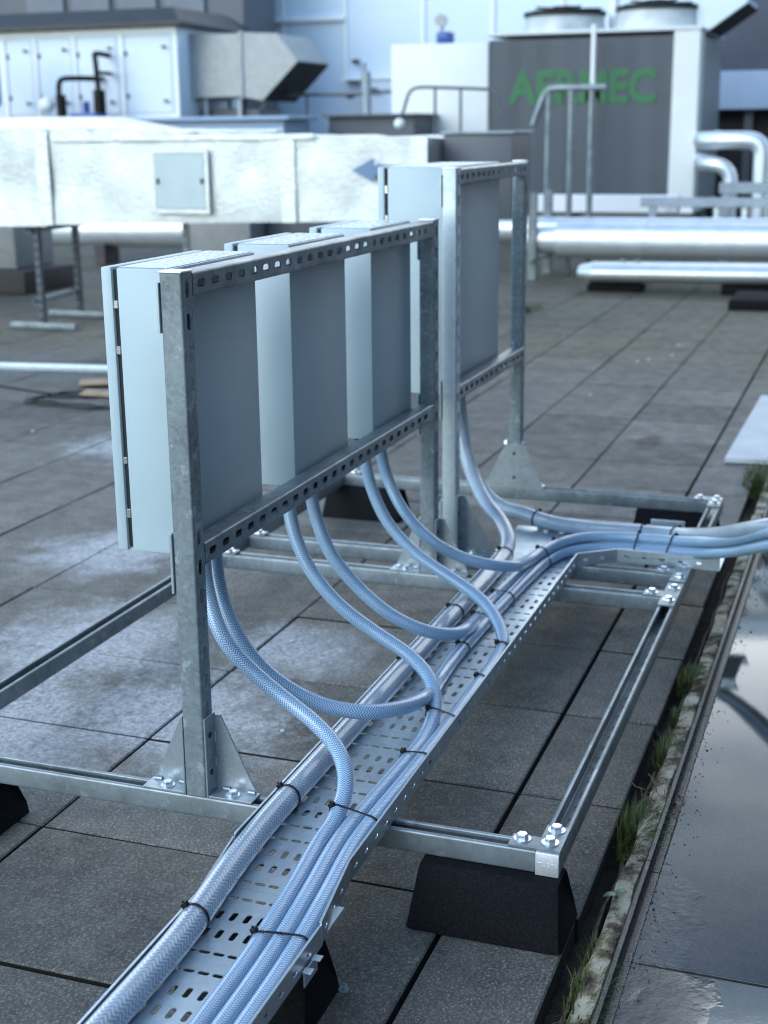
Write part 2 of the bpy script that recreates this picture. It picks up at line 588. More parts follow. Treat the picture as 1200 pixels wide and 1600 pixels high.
M['slate'] = m_plain('slate_cladding', (0.085, 0.095, 0.115), 0.5, 0, 0.12, 2)
M['navy'] = m_plain('navy_cladding', (0.045, 0.055, 0.085), 0.5, 0, 0.12, 1.5)
M['bluegrey'] = m_plain('blue_grey_panel', (0.3, 0.4, 0.56), 0.5, 0, 0.05, 2)
M['duct'] = m_galv('duct_zinc', 0.3, 0.36, 0.38, 0.3, 0.5, 30)
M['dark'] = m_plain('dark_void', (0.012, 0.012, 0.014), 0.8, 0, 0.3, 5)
M['cream'] = m_plain('chiller_paint', (0.66, 0.69, 0.70), 0.4, 0, 0.03, 2)
m = N('coil_fins').set(rough=0.6)
vb = m.n('ShaderNodeTexWave', wave_type='BANDS', bands_direction='Y')
vb.inputs['Scale'].default_value = 0.9
vb.inputs['Distortion'].default_value = 0.0
m.l(m.co(), vb.inputs['Vector'])
w_ = m.n('ShaderNodeTexWave', wave_type='BANDS', bands_direction='Z')
w_.inputs['Scale'].default_value = 9
m.l(m.co(), w_.inputs['Vector'])
m.base(m.mix(m.math('MULTIPLY', w_.outputs['Fac'], m.ramp(vb.outputs['Fac'], [(0.3, 0.3), (0.6, 1.0)])), m.ramp(m.noise(1.5, 3), [(0.3, (0.046, 0.054, 0.068)), (0.7, (0.066, 0.077, 0.094))]), (0.085, 0.098, 0.118)))
M['coil'] = m.m
M['green'] = m_plain('green_lettering', (0.02, 0.135, 0.05), 0.5, 0, 0.08, 3)
M['alu'] = m_plain('aluminium_jacket', (0.72, 0.77, 0.82), 0.38, 0.65, 0.08, 6, 0.002)
M['steel'] = m_plain('grey_steel', (0.3, 0.35, 0.4), 0.45, 0.4, 0.12, 8)
M['blue'] = m_plain('blue_enamel', (0.02, 0.07, 0.3), 0.35, 0, 0.1, 5)
M['arrow'] = m_plain('blue_sticker', (0.13, 0.22, 0.36), 0.5, 0, 0.05, 8)
M['card'] = m_plain('wet_cardboard', (0.4, 0.29, 0.19), 0.9, 0, 0.2, 12)
M['board'] = m_plain('pale_fibre_board', (0.5, 0.53, 0.56), 0.6, 0, 0.1, 6, 0.001)
M['brown'] = m_plain('brown_block', (0.07, 0.06, 0.06), 0.8, 0, 0.2, 8)
M['red'] = m_plain('red_plastic', (0.4, 0.06, 0.04), 0.5)

Z0 = -0.15       # top of the paving
PIT = 0.432

# ------------------------------------------------------------------ ground, paving, wet roof
bm = bmesh.new()
g = bmesh.ops.create_grid(bm, x_segments=1, y_segments=1, size=1)
for v in g['verts']:
    v.co = Vector((v.co.x * 130, v.co.y * 130, Z0 - 0.055))
struct('ground', bm, M['joint'])

bm = bmesh.new()
rnd = random.Random(5)
xs = [0.056 + PIT * k for k in range(-5, 48)]
ys = [-0.025, 0.191] + [0.191 + PIT * k for k in range(1, 40)]
bev = 0.0032
for i in range(len(xs) - 1):
    for j in range(len(ys) - 1):
        if ys[j] > 1.1 + xs[i] * 0.9 + 2.2 or ys[j] > 12 or (xs[i] < -0.5 and ys[j] > 2):
            continue
        gap = rnd.uniform(0.002, 0.0036)
        x0, x1, y0, y1 = xs[i] + gap + 0.001, xs[i + 1] - gap - 0.001, ys[j] + gap, ys[j + 1] - gap
        if j == 1:
            y0 += 0.004
        if j == 0:
            y0 += rnd.uniform(-0.004, 0.004)
        tx, ty, dz = rnd.uniform(-.004, .004), rnd.uniform(-.004, .004), rnd.uniform(-.0015, .0015)
        cx, cy = (x0 + x1) / 2, (y0 + y1) / 2
        hz = lambda x, y: Z0 + dz + (x - cx) * tx + (y - cy) * ty
        rings = []
        for ins, dn in ((0, -0.05), (0, -bev), (bev, 0)):
            pts = ((x0 + ins, y0 + ins), (x1 - ins, y0 + ins), (x1 - ins, y1 - ins), (x0 + ins, y1 - ins))
            rings.append([bm.verts.new((x, y, hz(x, y) + dn)) for x, y in pts])
        for a, b in ((0, 1), (1, 2)):
            for k in range(4):
                fc = bm.faces.new((rings[a][k], rings[a][(k + 1) % 4], rings[b][(k + 1) % 4], rings[b][k]))
                fc.material_index = 1 if a == 0 else 0
        bm.faces.new(rings[2])
po = struct('paving', bm, M['paver'], smooth=False)
po.data.materials.append(M['joint'])          # dirt caked on the slab sides

# wet screed on the far side of the gutter, in long bays
bm = bmesh.new()
jx = [-3.2, -0.04, 2.75, 5.6, 8.4, 11.2, 14, 18]
for a, b in zip(jx[:-1], jx[1:]):
    box(bm, (a + 0.003, -9, Z0 - 0.05), (b - 0.003, -0.133, Z0), 0.004, 2)
struct('wet_roof_slab', bm, M['wet'])

# gutter between paving and screed: soil, torn felt, crusted strip, steel edge
def strip(name, mat, ya, yb, za, zb, x0=-1.2, x1=14, dx=0.02, ny=6, jit=0.004, amp=0.006, seed=0, prof=None):
    bm = bmesh.new()
    rows = []
    n = int((x1 - x0) / dx)
    for i in range(n + 1):
        x = x0 + dx * i
        row = []
        for j in range(ny + 1):
            t = j / ny
            wob = noise.noise(Vector((x * 7, seed, 0))) * jit * 3 + noise.noise(Vector((x * 31, seed, 3))) * jit
            y = ya + (yb - ya) * t + (wob if 0 < j < ny or jit > 0.005 else wob * 0.5)
            z = za + (zb - za) * t + (prof(t) if prof else 0) + noise.noise(Vector((x * 22, y * 22, seed))) * amp
            row.append(bm.verts.new((x, y, z)))
        rows.append(row)
    for a, b in zip(rows[:-1], rows[1:]):
        for j in range(ny):
            bm.faces.new((a[j], b[j], b[j + 1], a[j + 1]))
    return struct(name, bm, mat)

strip('gutter_soil', M['soil'], -0.02, -0.13, Z0 - 0.045, Z0 - 0.04, amp=0.012, seed=1)
strip('gutter_crust', M['crust'], -0.060, -0.104, Z0 - 0.012, Z0 - 0.005, amp=0.004, seed=2, jit=0.003, ny=8,
      prof=lambda t: 0.003 * math.sin(math.pi * t) - (0.02 if t in (0, 1) else 0))
bm = bmesh.new()
for a in [(-1.2, 0.285), (0.288, 1.04), (1.043, 2.6), (2.603, 6), (6.003, 14)]:
    prism(bm, [(a[0], -0.102, Z0 - 0.03), (a[0], -0.102, Z0 + 0.003), (a[0], -0.105, Z0 + 0.006), (a[0], -0.112, Z0 + 0.006), (a[0], -0.115, Z0 + 0.002), (a[0], -0.117, Z0 - 0.016), (a[0], -0.1295, Z0 - 0.016), (a[0], -0.1295, Z0 - 0.03)], (a[1] - a[0], 0, 0))
struct('gutter_edge_trim', bm, M['edge'])
# torn felt flap standing along the dark gap
bm = bmesh.new()
rows = []
for i in range(260):
    x = -0.9 + i * 0.012
    w1 = noise.noise(Vector((x * 5.5, 4, 0))) * 0.012 + noise.noise(Vector((x * 17, 9, 0))) * 0.004
    hgt = 0.026 + noise.noise(Vector((x * 6, 1, 5))) * 0.012
    y = -0.05 + w1
    rows.append([bm.verts.new((x, y, Z0 - 0.045)), bm.verts.new((x, y + 0.002, Z0 - 0.045 + hgt * 0.6)), bm.verts.new((x, y - 0.004, Z0 - 0.045 + hgt)),
                 bm.verts.new((x, y - 0.007, Z0 - 0.046 + hgt)), bm.verts.new((x, y - 0.006, Z0 - 0.045))])
for a, b in zip(rows[:-1], rows[1:]):
    for j in range(4):
        bm.faces.new((a[j], b[j], b[j + 1], a[j + 1]))
tag(obj('roofing_felt', bm, M['felt']), 'torn brown roofing felt edge curling up in the gutter gap', 'roofing felt')


def tuft(x, y, rad, n, h, label, dead=0.0, z=Z0 - 0.025):
    n, h = int(n * 1.7), h * 0.72
    bm = bmesh.new()
    rr = random.Random(int(x * 1000) + 7)
    for k in range(n):
        a, d = rr.uniform(0, 6.28), rad * rr.random() ** 0.6
        p = Vector((x + math.cos(a) * d * 1.9, y + math.sin(a) * d * 0.55, z))
        lean = Vector((math.cos(a + rr.uniform(-1, 1)), math.sin(a + rr.uniform(-1, 1)) * 0.8, 0)) * rr.uniform(0.3, 1.5) + Vector((0, -0.35, 0))
        hh, wd = h * rr.uniform(0.45, 1.15), rr.uniform(0.0008, 0.0019)
        sdv = Vector((-lean.y, lean.x, 0)).normalized() * wd
        prev = None
        for s in range(6):
            t = s / 5
            q = p + lean * hh * 0.75 * t * t + Vector((0, 0, hh * (t - min(0.75, 0.36 * lean.length) * t * t)))
            w = sdv * (1 - t) ** 0.7
            cur = (bm.verts.new(q - w), bm.verts.new(q + w + Vector((0, 0, 0.0004))))
            if prev:
                bm.faces.new((prev[0], prev[1], cur[1], cur[0]))
            prev = cur
    o = obj('grass_tuft', bm, M['grass'], smooth=False)
    tag(o, label, 'grass tuft', 'grass tufts growing in the gutter')
    return o

tuft(-0.16, -0.075, 0.05, 150, 0.065, 'wispy grass tuft in the gutter at the bottom edge of the picture')
tuft(-0.04, -0.07, 0.035, 90, 0.055, 'small grass tuft in the gutter near the rubber foot with the capped corner')
tuft(0.42, -0.062, 0.06, 260, 0.075, 'dense grass tuft in the gutter beside the corner plate with three bolts')
tuft(0.80, -0.065, 0.05, 170, 0.06, 'grass tuft with dry stems halfway along the gutter')
tuft(1.00, -0.06, 0.03, 80, 0.05, 'thin grass tuft at the end of the white gutter strip')
tuft(1.24, -0.055, 0.05, 170, 0.06, 'dark grass tuft in the gutter below the two tee plates')
tuft(2.62, -0.06, 0.06, 170, 0.09, 'grass tuft in the gutter behind the outgoing hoses')
tuft(3.35, -0.05, 0.12, 330, 0.13, 'large leafy grass tuft at the gutter below the pale board')
o = tuft(8.2, 2.06, 0.12, 220, 0.10, 'bright green grass tuft between far paving slabs', z=Z0 - 0.01)
o['group'] = 'grass growing between paving slabs'

# dead roots and a two leaved seedling
bm = bmesh.new()
rr = random.Random(3)
for k in range(46):
    p = Vector((0.56 + rr.uniform(-0.06, 0.06), -0.085 + rr.uniform(-0.03, 0.02), Z0 - 0.02))
    pts = [p]
    d = Vector((rr.uniform(-1, 1), rr.uniform(-1, 1), rr.uniform(0.2, 1.0)))
    for s in range(4):
        d = (d + Vector((rr.uniform(-.6, .6), rr.uniform(-.6, .6), rr.uniform(-.7, .3)))).normalized()
        pts.append(pts[-1] + d * rr.uniform(0.008, 0.02))
    tube(bm, pts, rr.uniform(0.0006, 0.0016), 5, uv=False)
tag(obj('dead_root_clump', bm, M['dead']), 'clump of dead brown roots lying across the gutter edge', 'dead roots')
bm = bmesh.new()
for a, ln in ((2.2, 0.026), (-0.4, 0.024), (1.0, 0.017)):
    d = Vector((math.cos(a), math.sin(a), 0.45))
    sdv = Vector((-math.sin(a), math.cos(a), 0))
    p = Vector((0.155, -0.072, Z0 + 0.003))
    L_, R_ = [], []
    for s in range(6):
        t = s / 5
        q = p + d * ln * t - Vector((0, 0, 0.012 * t * t))
        w = sdv * 0.0075 * math.sin(math.pi * min(0.98, t * 0.9 + 0.06))
        L_.append(bm.verts.new(q - w)); R_.append(bm.verts.new(q + w))
    for s in range(5):
        bm.faces.new((L_[s], L_[s + 1], R_[s + 1], R_[s]))
cyl(bm, (0.155, -0.072, Z0 - 0.03), (0.155, -0.072, Z0 + 0.003), 0.0015, 6)
tag(obj('seedling', bm, m_plain('seedling_leaf', (0.05, 0.13, 0.05), 0.4)), 'small green seedling with two leaves on the crusted gutter strip', 'seedling')
# grit scattered over the gutter and its edge
bm = bmesh.new()
for k in range(900):
    x = rr.uniform(-0.9, 2.4)
    y = -0.13 - abs(rr.gauss(0, 0.022)) if rr.random() < 0.45 else rr.uniform(-0.11, -0.03)
    s = rr.uniform(0.0006, 0.0018) * (1 if rr.random() < 0.96 else 1.8)
    zz = Z0 if y < -0.132 else Z0 - 0.012 + 0.008 * (y < -0.06)
    g = bmesh.ops.create_icosphere(bm, subdivisions=1, radius=s)
    sc = Vector((rr.uniform(.7, 1.4), rr.uniform(.7, 1.4), rr.uniform(.5, .9)))
    for v in g['verts']:
        v.co = Vector((v.co.x * sc.x, v.co.y * sc.y, v.co.z * sc.z)) + Vector((x, y, zz + s * 0.3))
tag(obj('grit', bm, M['soil']), 'dark grit and crumbs along the gutter edge', 'grit', kind='stuff')

# ------------------------------------------------------------------ mounting frame
XC = [0.0, 1.388, 1.588, 2.396]           # near faces of the four crossbars
YL0, YL1 = 1.312, 1.3535                  # left rail
fr = thing('mounting_frame', 'long galvanised channel frame with two upright racks standing on black rubber feet', 'mounting frame', (1.2, 0.68, -0.041))
h = W / 2
b = bmesh.new(); strut(b, (0.002, h, -W), (1, 0, 0), (0, 0, 1), 2.44); obj('side_rail', b, M['galv'], fr)
b = bmesh.new(); strut(b, (0.002, YL0 + h, -W), (1, 0, 0), (0, 0, 1), 2.44); obj('side_rail', b, M['galv'], fr)
for x in XC:
    b = bmesh.new(); strut(b, (x + h, W + 0.001, -W), (0, 1, 0), (0, 0, 1), YL0 - W - 0.002); obj('crossbar', b, M['galv'], fr)
# end cap with embossed lettering on the near right rail end
b = bmesh.new(); box(b, (-0.004, 0.0003, -W - 0.0006), (0.0015, W - 0.0003, 0.0006), 0.0016, 2)
cap = obj('end_cap', b, M['cap'], fr)
for yy in (YL0,):
    b = bmesh.new(); box(b, (-0.004, yy + 0.0003, -W - 0.0006), (0.0015, yy + W - 0.0003, 0.0006), 0.0016, 2)
    obj('end_cap', b, M['cap'], fr)


def text_obj(name, s, size, mtx, mat, parent=None, extrude=0.001, sx=1.0, sp=1.0, off=0.0):
    cu = bpy.data.curves.new(name, 'FONT')
    cu.body = s
    cu.size = size
    cu.extrude = extrude
    cu.offset = off
    cu.space_character = sp
    cu.align_x = 'CENTER'
    cu.align_y = 'CENTER'
    cu.resolution_u = 3
    to = bpy.data.objects.new(name + '_tmp', cu)
    C.objects.link(to)
    bpy.context.view_layer.update()
    me = bpy.data.meshes.new_from_object(to.evaluated_get(bpy.context.evaluated_depsgraph_get()))
    bpy.data.objects.remove(to)
    me.transform(Matrix.Diagonal((sx, 1, 1, 1)))
    me.transform(mtx)
    bm = bmesh.new()
    bm.from_mesh(me)
    return obj(name, bm, mat, parent, smooth=False)

# text facing -X: text x axis -> -Y, text y axis -> +Z, normal -> -X
def face_mx(x, y, z, tilt=0.0):
    m_ = Matrix(((0, 0, -1, x), (-1, 0, 0, y), (0, 1, 0, z), (0, 0, 0, 1)))
    return m_ @ Matrix.Rotation(tilt, 4, 'Z')
text_obj('embossed_lettering', 'müpro', 0.0135, face_mx(-0.0042, 0.0205, -0.0195), M['cap'], cap, 0.0005, 1.0, 1.05, 0.0002)


def bracket(name, poly, z0, z1, bolts):
    b = bmesh.new()
    prism(b, [(x, y, z0) for x, y in poly], (0, 0, z1 - z0))
    o = obj(name, b, M['galv'], fr)
    for (x, y) in bolts:
        b = bmesh.new(); bolt(b, (x, y, z1), (0, 0, 1), turn=random.uniform(0, 1)); obj('bolt', b, M['zinc'], o)
    return o

zp0, zp1 = 0.0005, 0.0045
bracket('corner_plate', [(0.001, 0.0), (0.09, 0.0), (0.09, 0.041), (0.042, 0.041), (0.042, 0.09), (0.001, 0.09)], zp0, zp1, [(0.028, 0.0225), (0.073, 0.0215), (0.027, 0.071)])
bracket('corner_plate', [(0.001, YL1), (0.09, YL1), (0.09, YL0), (0.042, YL0), (0.042, YL0 - 0.05), (0.001, YL0 - 0.05)], zp0, zp1, [(0.028, 1.332), (0.073, 1.332), (0.027, 1.28)])
for xc in (XC[1] + h, XC[2] + h):
    a, c_ = xc - 0.09, xc + 0.0935
    if xc > 1.5:
        a += 0.001
    bracket('tee_plate', [(a, 0.0), (c_, 0.0), (c_, 0.041), (xc + 0.022, 0.041), (xc + 0.022, 0.09), (xc - 0.022, 0.09), (xc - 0.022, 0.041), (a, 0.041)], zp0, zp1, [(xc - 0.05, 0.019), (xc + 0.05, 0.019), (xc, 0.069)])
    bracket('tee_plate', [(a, YL1), (c_, YL1), (c_, YL0), (xc + 0.022, YL0), (xc + 0.022, YL0 - 0.049), (xc - 0.022, YL0 - 0.049), (xc - 0.022, YL0), (a, YL0)], zp0, zp1, [(xc - 0.05, 1.334), (xc + 0.05, 1.334), (xc, 1.285)])
e = 2.442
for q in (0, 1):
    f_ = (lambda y: y) if q == 0 else (lambda y: YL1 - y)
    bracket('corner_plate', [(e, f_(0)), (e - 0.115, f_(0)), (e - 0.115, f_(0.041)), (e - 0.045, f_(0.041)), (e - 0.045, f_(0.094)), (e, f_(0.094))], zp0, zp1, [(e - 0.022, f_(0.02)), (e - 0.075, f_(0.02)), (e - 0.024, f_(0.073))])


PY = 0.658                        # front face of the racks
def post(x, ztop, py):
    b = bmesh.new()
    strut(b, (x + h, py, 0.001), (0, 0, 1), (0, 1, 0), ztop - 0.001, phase=ztop - 0.029 - 0.054 * math.floor((ztop - 0.06) / 0.054))
    o = obj('post', b, M['galv_post'], fr)
    b = bmesh.new(); box(b, (x - 0.0008, py - 0.0008, ztop + 0.0002), (x + W + 0.0008, py + W + 0.0008, ztop + 0.004), 0.0015, 2)
    obj('post_cap', b, M['cap'], o)
    return o

def gusset(x, py, side, web_x, hgt=0.155, ln=0.09):
    """angle bracket on the -Y (side=-1) or +Y (side=1) face of a post; web_x: x of the triangular web"""
    b = bmesh.new()
    y0 = py if side < 0 else py + W
    s, t = side, 0.004
    box(b, (x + 0.0005, min(y0 + s * 0.0005, y0 + s * t), 0.0006), (x + W - 0.0005, max(y0 + s * 0.0005, y0 + s * t), hgt), 0.0006, 1)
    box(b, (x + 0.0005, min(y0 + s * (t + .0002), y0 + s * ln), 0.0006), (x + W - 0.0005, max(y0 + s * (t + .0002), y0 + s * ln), t + 0.0006), 0.0006, 1)
    wx = web_x - t if web_x > x + h else web_x
    prism(b, [(wx, y0 + s * 0.0042, 0.0048), (wx, y0 + s * (ln - 0.006), 0.0048), (wx, y0 + s * (ln - 0.012), 0.016), (wx, y0 + s * 0.016, hgt - 0.004), (wx, y0 + s * 0.0042, hgt - 0.004)], (t, 0, 0))
    # weld beads
    for yy, zz, dx_, dy_ in ((0.018, 0.0066, 0.0, 0.008), (0.068, 0.0066, 0.0, 0.008)):
        cyl(b, (web_x - 0.006, y0 + s * yy, 0.0062), (web_x - 0.006, y0 + s * (yy + 0.014), 0.0062), 0.0035, 8)
    for zz in (0.05, 0.1):
        cyl(b, (web_x - 0.006, y0 + s * 0.0058, zz), (web_x - 0.006, y0 + s * 0.0058, zz + 0.02), 0.003, 8)
    o = obj('gusset', b, M['galv_plate'], fr)
    b = bmesh.new(); bolt(b, (x + h - 0.004, y0 + s * 0.046, t + 0.0006), (0, 0, 1), 0.0092, 0.0075, 0.4)
    obj('bolt', b, M['zinc'], o)
    for zz in (0.045, 0.118):
        b = bmesh.new(); cyl(b, (x + h - 0.003, y0 + s * 0.0041, zz), (x + h - 0.003, y0 + s * 0.0048, zz), 0.006, 14)
        obj('bolt_hole', b, M['paint_dark'], o)
    return o

ZA, ZB = 0.951, 1.074
post(0.0, ZA, PY); gusset(0.0, PY, -1, W); gusset(0.0, PY, 1, W)
post(XC[1], ZA, PY); gusset(XC[1], PY, -1, W + XC[1]); gusset(XC[1], PY, 1, W + XC[1])
post(XC[2], ZB, PY).data.materials[0] = M['tray']; gusset(XC[2], PY, -1, W + XC[2], 0.17, 0.11); gusset(XC[2], PY, 1, W + XC[2])
P4Y = 0.672
post(XC[3], ZB, P4Y)
# trapezoid base plate on the near face of the last post
b = bmesh.new()
yc = P4Y + h
prism(b, [(XC[3] - 0.005, yc - 0.105, -0.004), (XC[3] - 0.005, yc - 0.036, 0.15), (XC[3] - 0.005, yc + 0.03, 0.15), (XC[3] - 0.005, yc + 0.105, -0.004)], (0.0045, 0, 0))
for s in (-1, 1):
    box(b, (XC[3], min(yc + s * 0.022, yc + s * 0.1), 0.0006), (XC[3] + W, max(yc + s * 0.022, yc + s * 0.1), 0.0046))
o = obj('base_plate', b, M['galv_plate'], fr)
for zz in (0.035, 0.118):
    b = bmesh.new(); cyl(b, (XC[3] - 0.0056, yc, zz), (XC[3] - 0.0051, yc, zz), 0.006, 12)
    obj('bolt_hole', b, M['paint_dark'], o)
for s in (-1, 1):
    b = bmesh.new(); bolt(b, (XC[3] + 0.015, yc + s * 0.085, 0.0046), (0, 0, 1)); obj('bolt', b, M['zinc'], o)
    b = bmesh.new(); bolt(b, (XC[3] + 0.01, yc + s * 0.026, 0.15), (0, s, 0)); obj('bolt', b, M['zinc'], o)

def rail(x0, x1, zc, py=PY, nm='rail', ph=0.03):
    b = bmesh.new(); strut(b, (x0, py, zc), (1, 0, 0), (0, 1, 0), x1 - x0, phase=ph); return obj(nm, b, M['galv'], fr)
rail(W + 0.001, XC[1] - 0.001, ZA - 0.0005 - h, nm='top_rail')
rail(W + 0.001, XC[1] - 0.001, 0.476 - h, nm='bottom_rail')
rail(XC[2] + W + 0.001, XC[3] - 0.001, ZB - 0.0005 - h, PY + 0.006, nm='top_rail')
rail(XC[2] + W + 0.001, XC[3] - 0.001, 0.480 - h, PY + 0.006, nm='bottom_rail')
# rail brackets behind the posts
for (x, zt) in ((0.0, ZA), (XC[1], ZA), (XC[2], ZB), (XC[3], ZB)):
    for z0, z1, yy in ((zt - 0.10, zt - 0.015, 0.005), (0.39, 0.5, 0.006)):
        b = bmesh.new()
        box(b, (x - 0.0025, PY + W + 0.0005, z0), (x + W + 0.002, PY + W + yy, z1), 0.001, 1)
        obj('rail_bracket', b, M['tray'], fr)

# ------------------------------------------------------------------ rubber feet
def foot(x, y0, y1, label, zt=-W - 0.0005, wt=0.075, wb=0.145):
    """trapezoid block, long along Y, centred on x"""
    bm = bmesh.new()
    ch = 0.022
    prof = [(-wb / 2, Z0 + 0.001), (wb / 2, Z0 + 0.001), (wb / 2 - 0.002, Z0 + 0.022), (wt / 2, zt - 0.008), (wt / 2 - 0.008, zt), (-wt / 2 + 0.008, zt), (-wt / 2, zt - 0.008), (-wb / 2 + 0.002, Z0 + 0.022)]
    secs = []
    for yy, ins in ((y0, 0.75), (y0 + 0.004, 0.9), (y0 + 0.02, 1.0), (y1 - 0.02, 1.0), (y1 - 0.004, 0.9), (y1, 0.75)):
        sec = []
        for px, pz in prof:
            q = 1 - (1 - ins) * 0.5
            zz = Z0 + 0.001 + (pz - Z0 - 0.001) * (1 if pz < Z0 + 0.03 else (0.8 + 0.2 * ins if ins < 1 else 1))
            yo = yy + (0.028 if yy == y0 else -0.028 if yy == y1 else 0.012 if yy < y0 + 0.01 else -0.012 if yy > y1 - 0.01 else 0) * (pz - Z0) / (zt - Z0)
            sec.append(bm.verts.new((x + px * q, yo, zz)))
        secs.append(sec)
    n = len(prof)
    for a, b in zip(secs[:-1], secs[1:]):
        for i in range(n):
            bm.faces.new((a[i], a[(i + 1) % n], b[(i + 1) % n], b[i]))
    bm.faces.new(secs[0]); bm.faces.new(secs[-1][::-1])
    return tag(obj('rubber_block', bm, M['rubber']), label, 'rubber foot', 'black rubber feet under the frame')

foot(0.006, -0.02, 0.255, 'black rubber foot under the near frame corner with the lettered end cap')
foot(0.03, 1.11, 1.4, 'black rubber foot under the near crossbar at the left picture edge')
foot(2.417, 0.0, 0.29, 'black rubber foot under the far right frame corner behind the outgoing hoses')
foot(2.417, 1.09, 1.385, 'black rubber foot under the far crossbar, seen below the boxes')
foot(-0.33, 0.295, 0.53, 'black rubber foot below the near end of the perforated tray', zt=-0.024)

# ------------------------------------------------------------------ junction boxes
def cabinet(x0, x1, z0, z1, y0, yb, yd, label, group):
    t = thing('junction_box', label, 'junction box', ((x0 + x1) / 2, (y0 + yd) / 2, z0), group)
    b = bmesh.new(); box(b, (x0, y0, z0), (x1, yb, z1), 0.003, 2)
    obj('body', b, M['paint'], t)
    b = bmesh.new(); box(b, (x0 + 0.004, y0 + 0.004, z1 + 0.0003), (x1 - 0.004, yb - 0.001, z1 + 0.0012), 0.0003, 1)
    obj('wet_lid', b, M['wet_top'], t)
    b = bmesh.new(); box(b, (x0 + 0.006, yb + 0.0003, z0 + 0.006), (x1 - 0.006, yb + 0.0092, z1 - 0.004))
    obj('gasket', b, M['paint_dark'], t)
    b = bmesh.new(); box(b, (x0 - 0.001, yb + 0.0095, z0 - 0.001), (x1 + 0.001, yd, z1 + 0.001), 0.003, 2)
    d = obj('door', b, M['paint'], t)
    for zz in (z1 - 0.07, z1 - 0.15, z0 + 0.16, z0 + 0.06):
        b = bmesh.new(); box(b, (x0 + 0.0005, yb + 0.001, zz), (x0 + 0.0055, yb + 0.009, zz + 0.012 + 0.01 * random.random()), 0.0008, 1)
        obj('hinge', b, M['zinc'], d)
    return t

def glands(t, pts, z, r=0.019):
    for (x, y) in pts:
        b = bmesh.new()
        cyl(b, (x, y, z - 0.0005), (x, y, z - 0.014), r * 1.25, 6, rot=0.3)
        cyl(b, (x, y, z - 0.014), (x, y, z - 0.034), r * 1.15, 20, r2=r * 0.9)
        obj('cable_gland', b, M['black'], t)

BZ0, BZ1 = 0.447, 0.9535
gp = 'grey junction boxes mounted on the near rack'
Y0 = PY + W + 0.0065
b1 = cabinet(0.047, 0.396, BZ0, BZ1, Y0, 0.807, 0.837, 'pale grey junction box beside the near end post, its side facing the camera', gp)
b2 = cabinet(0.562, 0.876, BZ0, BZ1, Y0, 0.822, 0.852, 'pale grey junction box in the middle of the three on the near rack', gp)
b3 = cabinet(1.045, 1.34, BZ0, BZ1, Y0, 0.832, 0.862, 'pale grey junction box farthest along the near rack, beside its far post', gp)
bb = cabinet(1.645, 2.24, 0.452, 1.0765, Y0 + 0.007, 0.874, 0.903, 'large grey junction box mounted alone on the taller far rack', None)
glands(b1, [(0.215, 0.752), (0.263, 0.752)], BZ0)
glands(b2, [(0.63, 0.752), (0.756, 0.752)], BZ0)
glands(b3, [(1.106, 0.752), (1.22, 0.752)], BZ0)
glands(bb, [(1.945, 0.785), (2.03, 0.79)], 0.452, 0.026)

# ------------------------------------------------------------------ cable tray
tr = thing('cable_tray', 'perforated galvanised cable tray carrying the hoses, with a branch turning right', 'cable tray', (0.5, 0.41, 0.0))
def tray_cells(x0, x1, y0, y1, xa, pitch_x=0.05, pitch_y=0.0245):
    """cells in (u=x, v=y); row pattern: long, long, across, across"""
    ny = int(round((y1 - y0) / pitch_y))
    dy = (y1 - y0) / ny
    cells = []
    k0 = math.floor((x0 - xa) / pitch_x)
    k = k0
    while xa + k * pitch_x < x1:
        a, c_ = xa + k * pitch_x, xa + (k + 1) * pitch_x
        a2, c2_ = max(a, x0), min(c_, x1)
        full = a2 - a < 0.006 and c_ - c2_ < 0.006
        for j in range(ny):
            v0 = y0 + j * dy
            s = None
            if full and 0 < j < ny - 1:
                s = ((a + c_) / 2, v0 + dy / 2) + ((0.0125, 0.0047) if (k % 4) < 2 else (0.0045, 0.0092))
            cells.append((a2, c2_, v0, v0 + dy, s))
        k += 1
    return cells

def wall_cells(L, H, pitch=0.05):
    cells, u = [], 0.0
    while u < L - 1e-6:
        e_ = min(u + pitch, L)
        cells.append((u, e_, 0, H, (u + pitch / 2, H * 0.48, 0.0075, 0.0035) if e_ - u > pitch * 0.9 else None))
        u = e_
    return cells

TT = 0.0018
HW = 0.036
YR, YLt = 0.303, 0.522            # tray walls (outer)
XJ = -0.27
# far, straight section on the crossbars
b = bmesh.new()
plate(b, (0, 0, 0.0008), (1, 0, 0), (0, 1, 0), (0, 0, 1), tray_cells(XJ, 1.60, YR + TT, YLt - TT, -0.425 - 0.2), TT)
obj('tray_floor', b, M['tray'], tr)
def wall(p, q, z0=0.0008, hgt=HW, name='tray_wall', lipw=0.004, inward=1):
    p, q = Vector((*p, 0)), Vector((*q, 0))
    d = (q - p); L = d.length; d.normalize()
    nrm = Vector((-d.y, d.x, 0)) * inward
    b = bmesh.new()
    plate(b, p + Vector((0, 0, z0)), d, (0, 0, 1), nrm, wall_cells(L, hgt - 0.001), TT)
    box_pts = [p + Vector((0, 0, z0 + hgt - 0.0008)), p + nrm * lipw + Vector((0, 0, z0 + hgt - 0.0008)), p + nrm * lipw + Vector((0, 0, z0 + hgt + 0.0012)), p + Vector((0, 0, z0 + hgt + 0.0012))]
    prism(b, box_pts, d * L)
    return obj(name, b, M['tray'], tr)
wall((-0.19, YR), (1.582, YR))
wall((-0.165, YLt), (1.60, YLt), inward=-1)
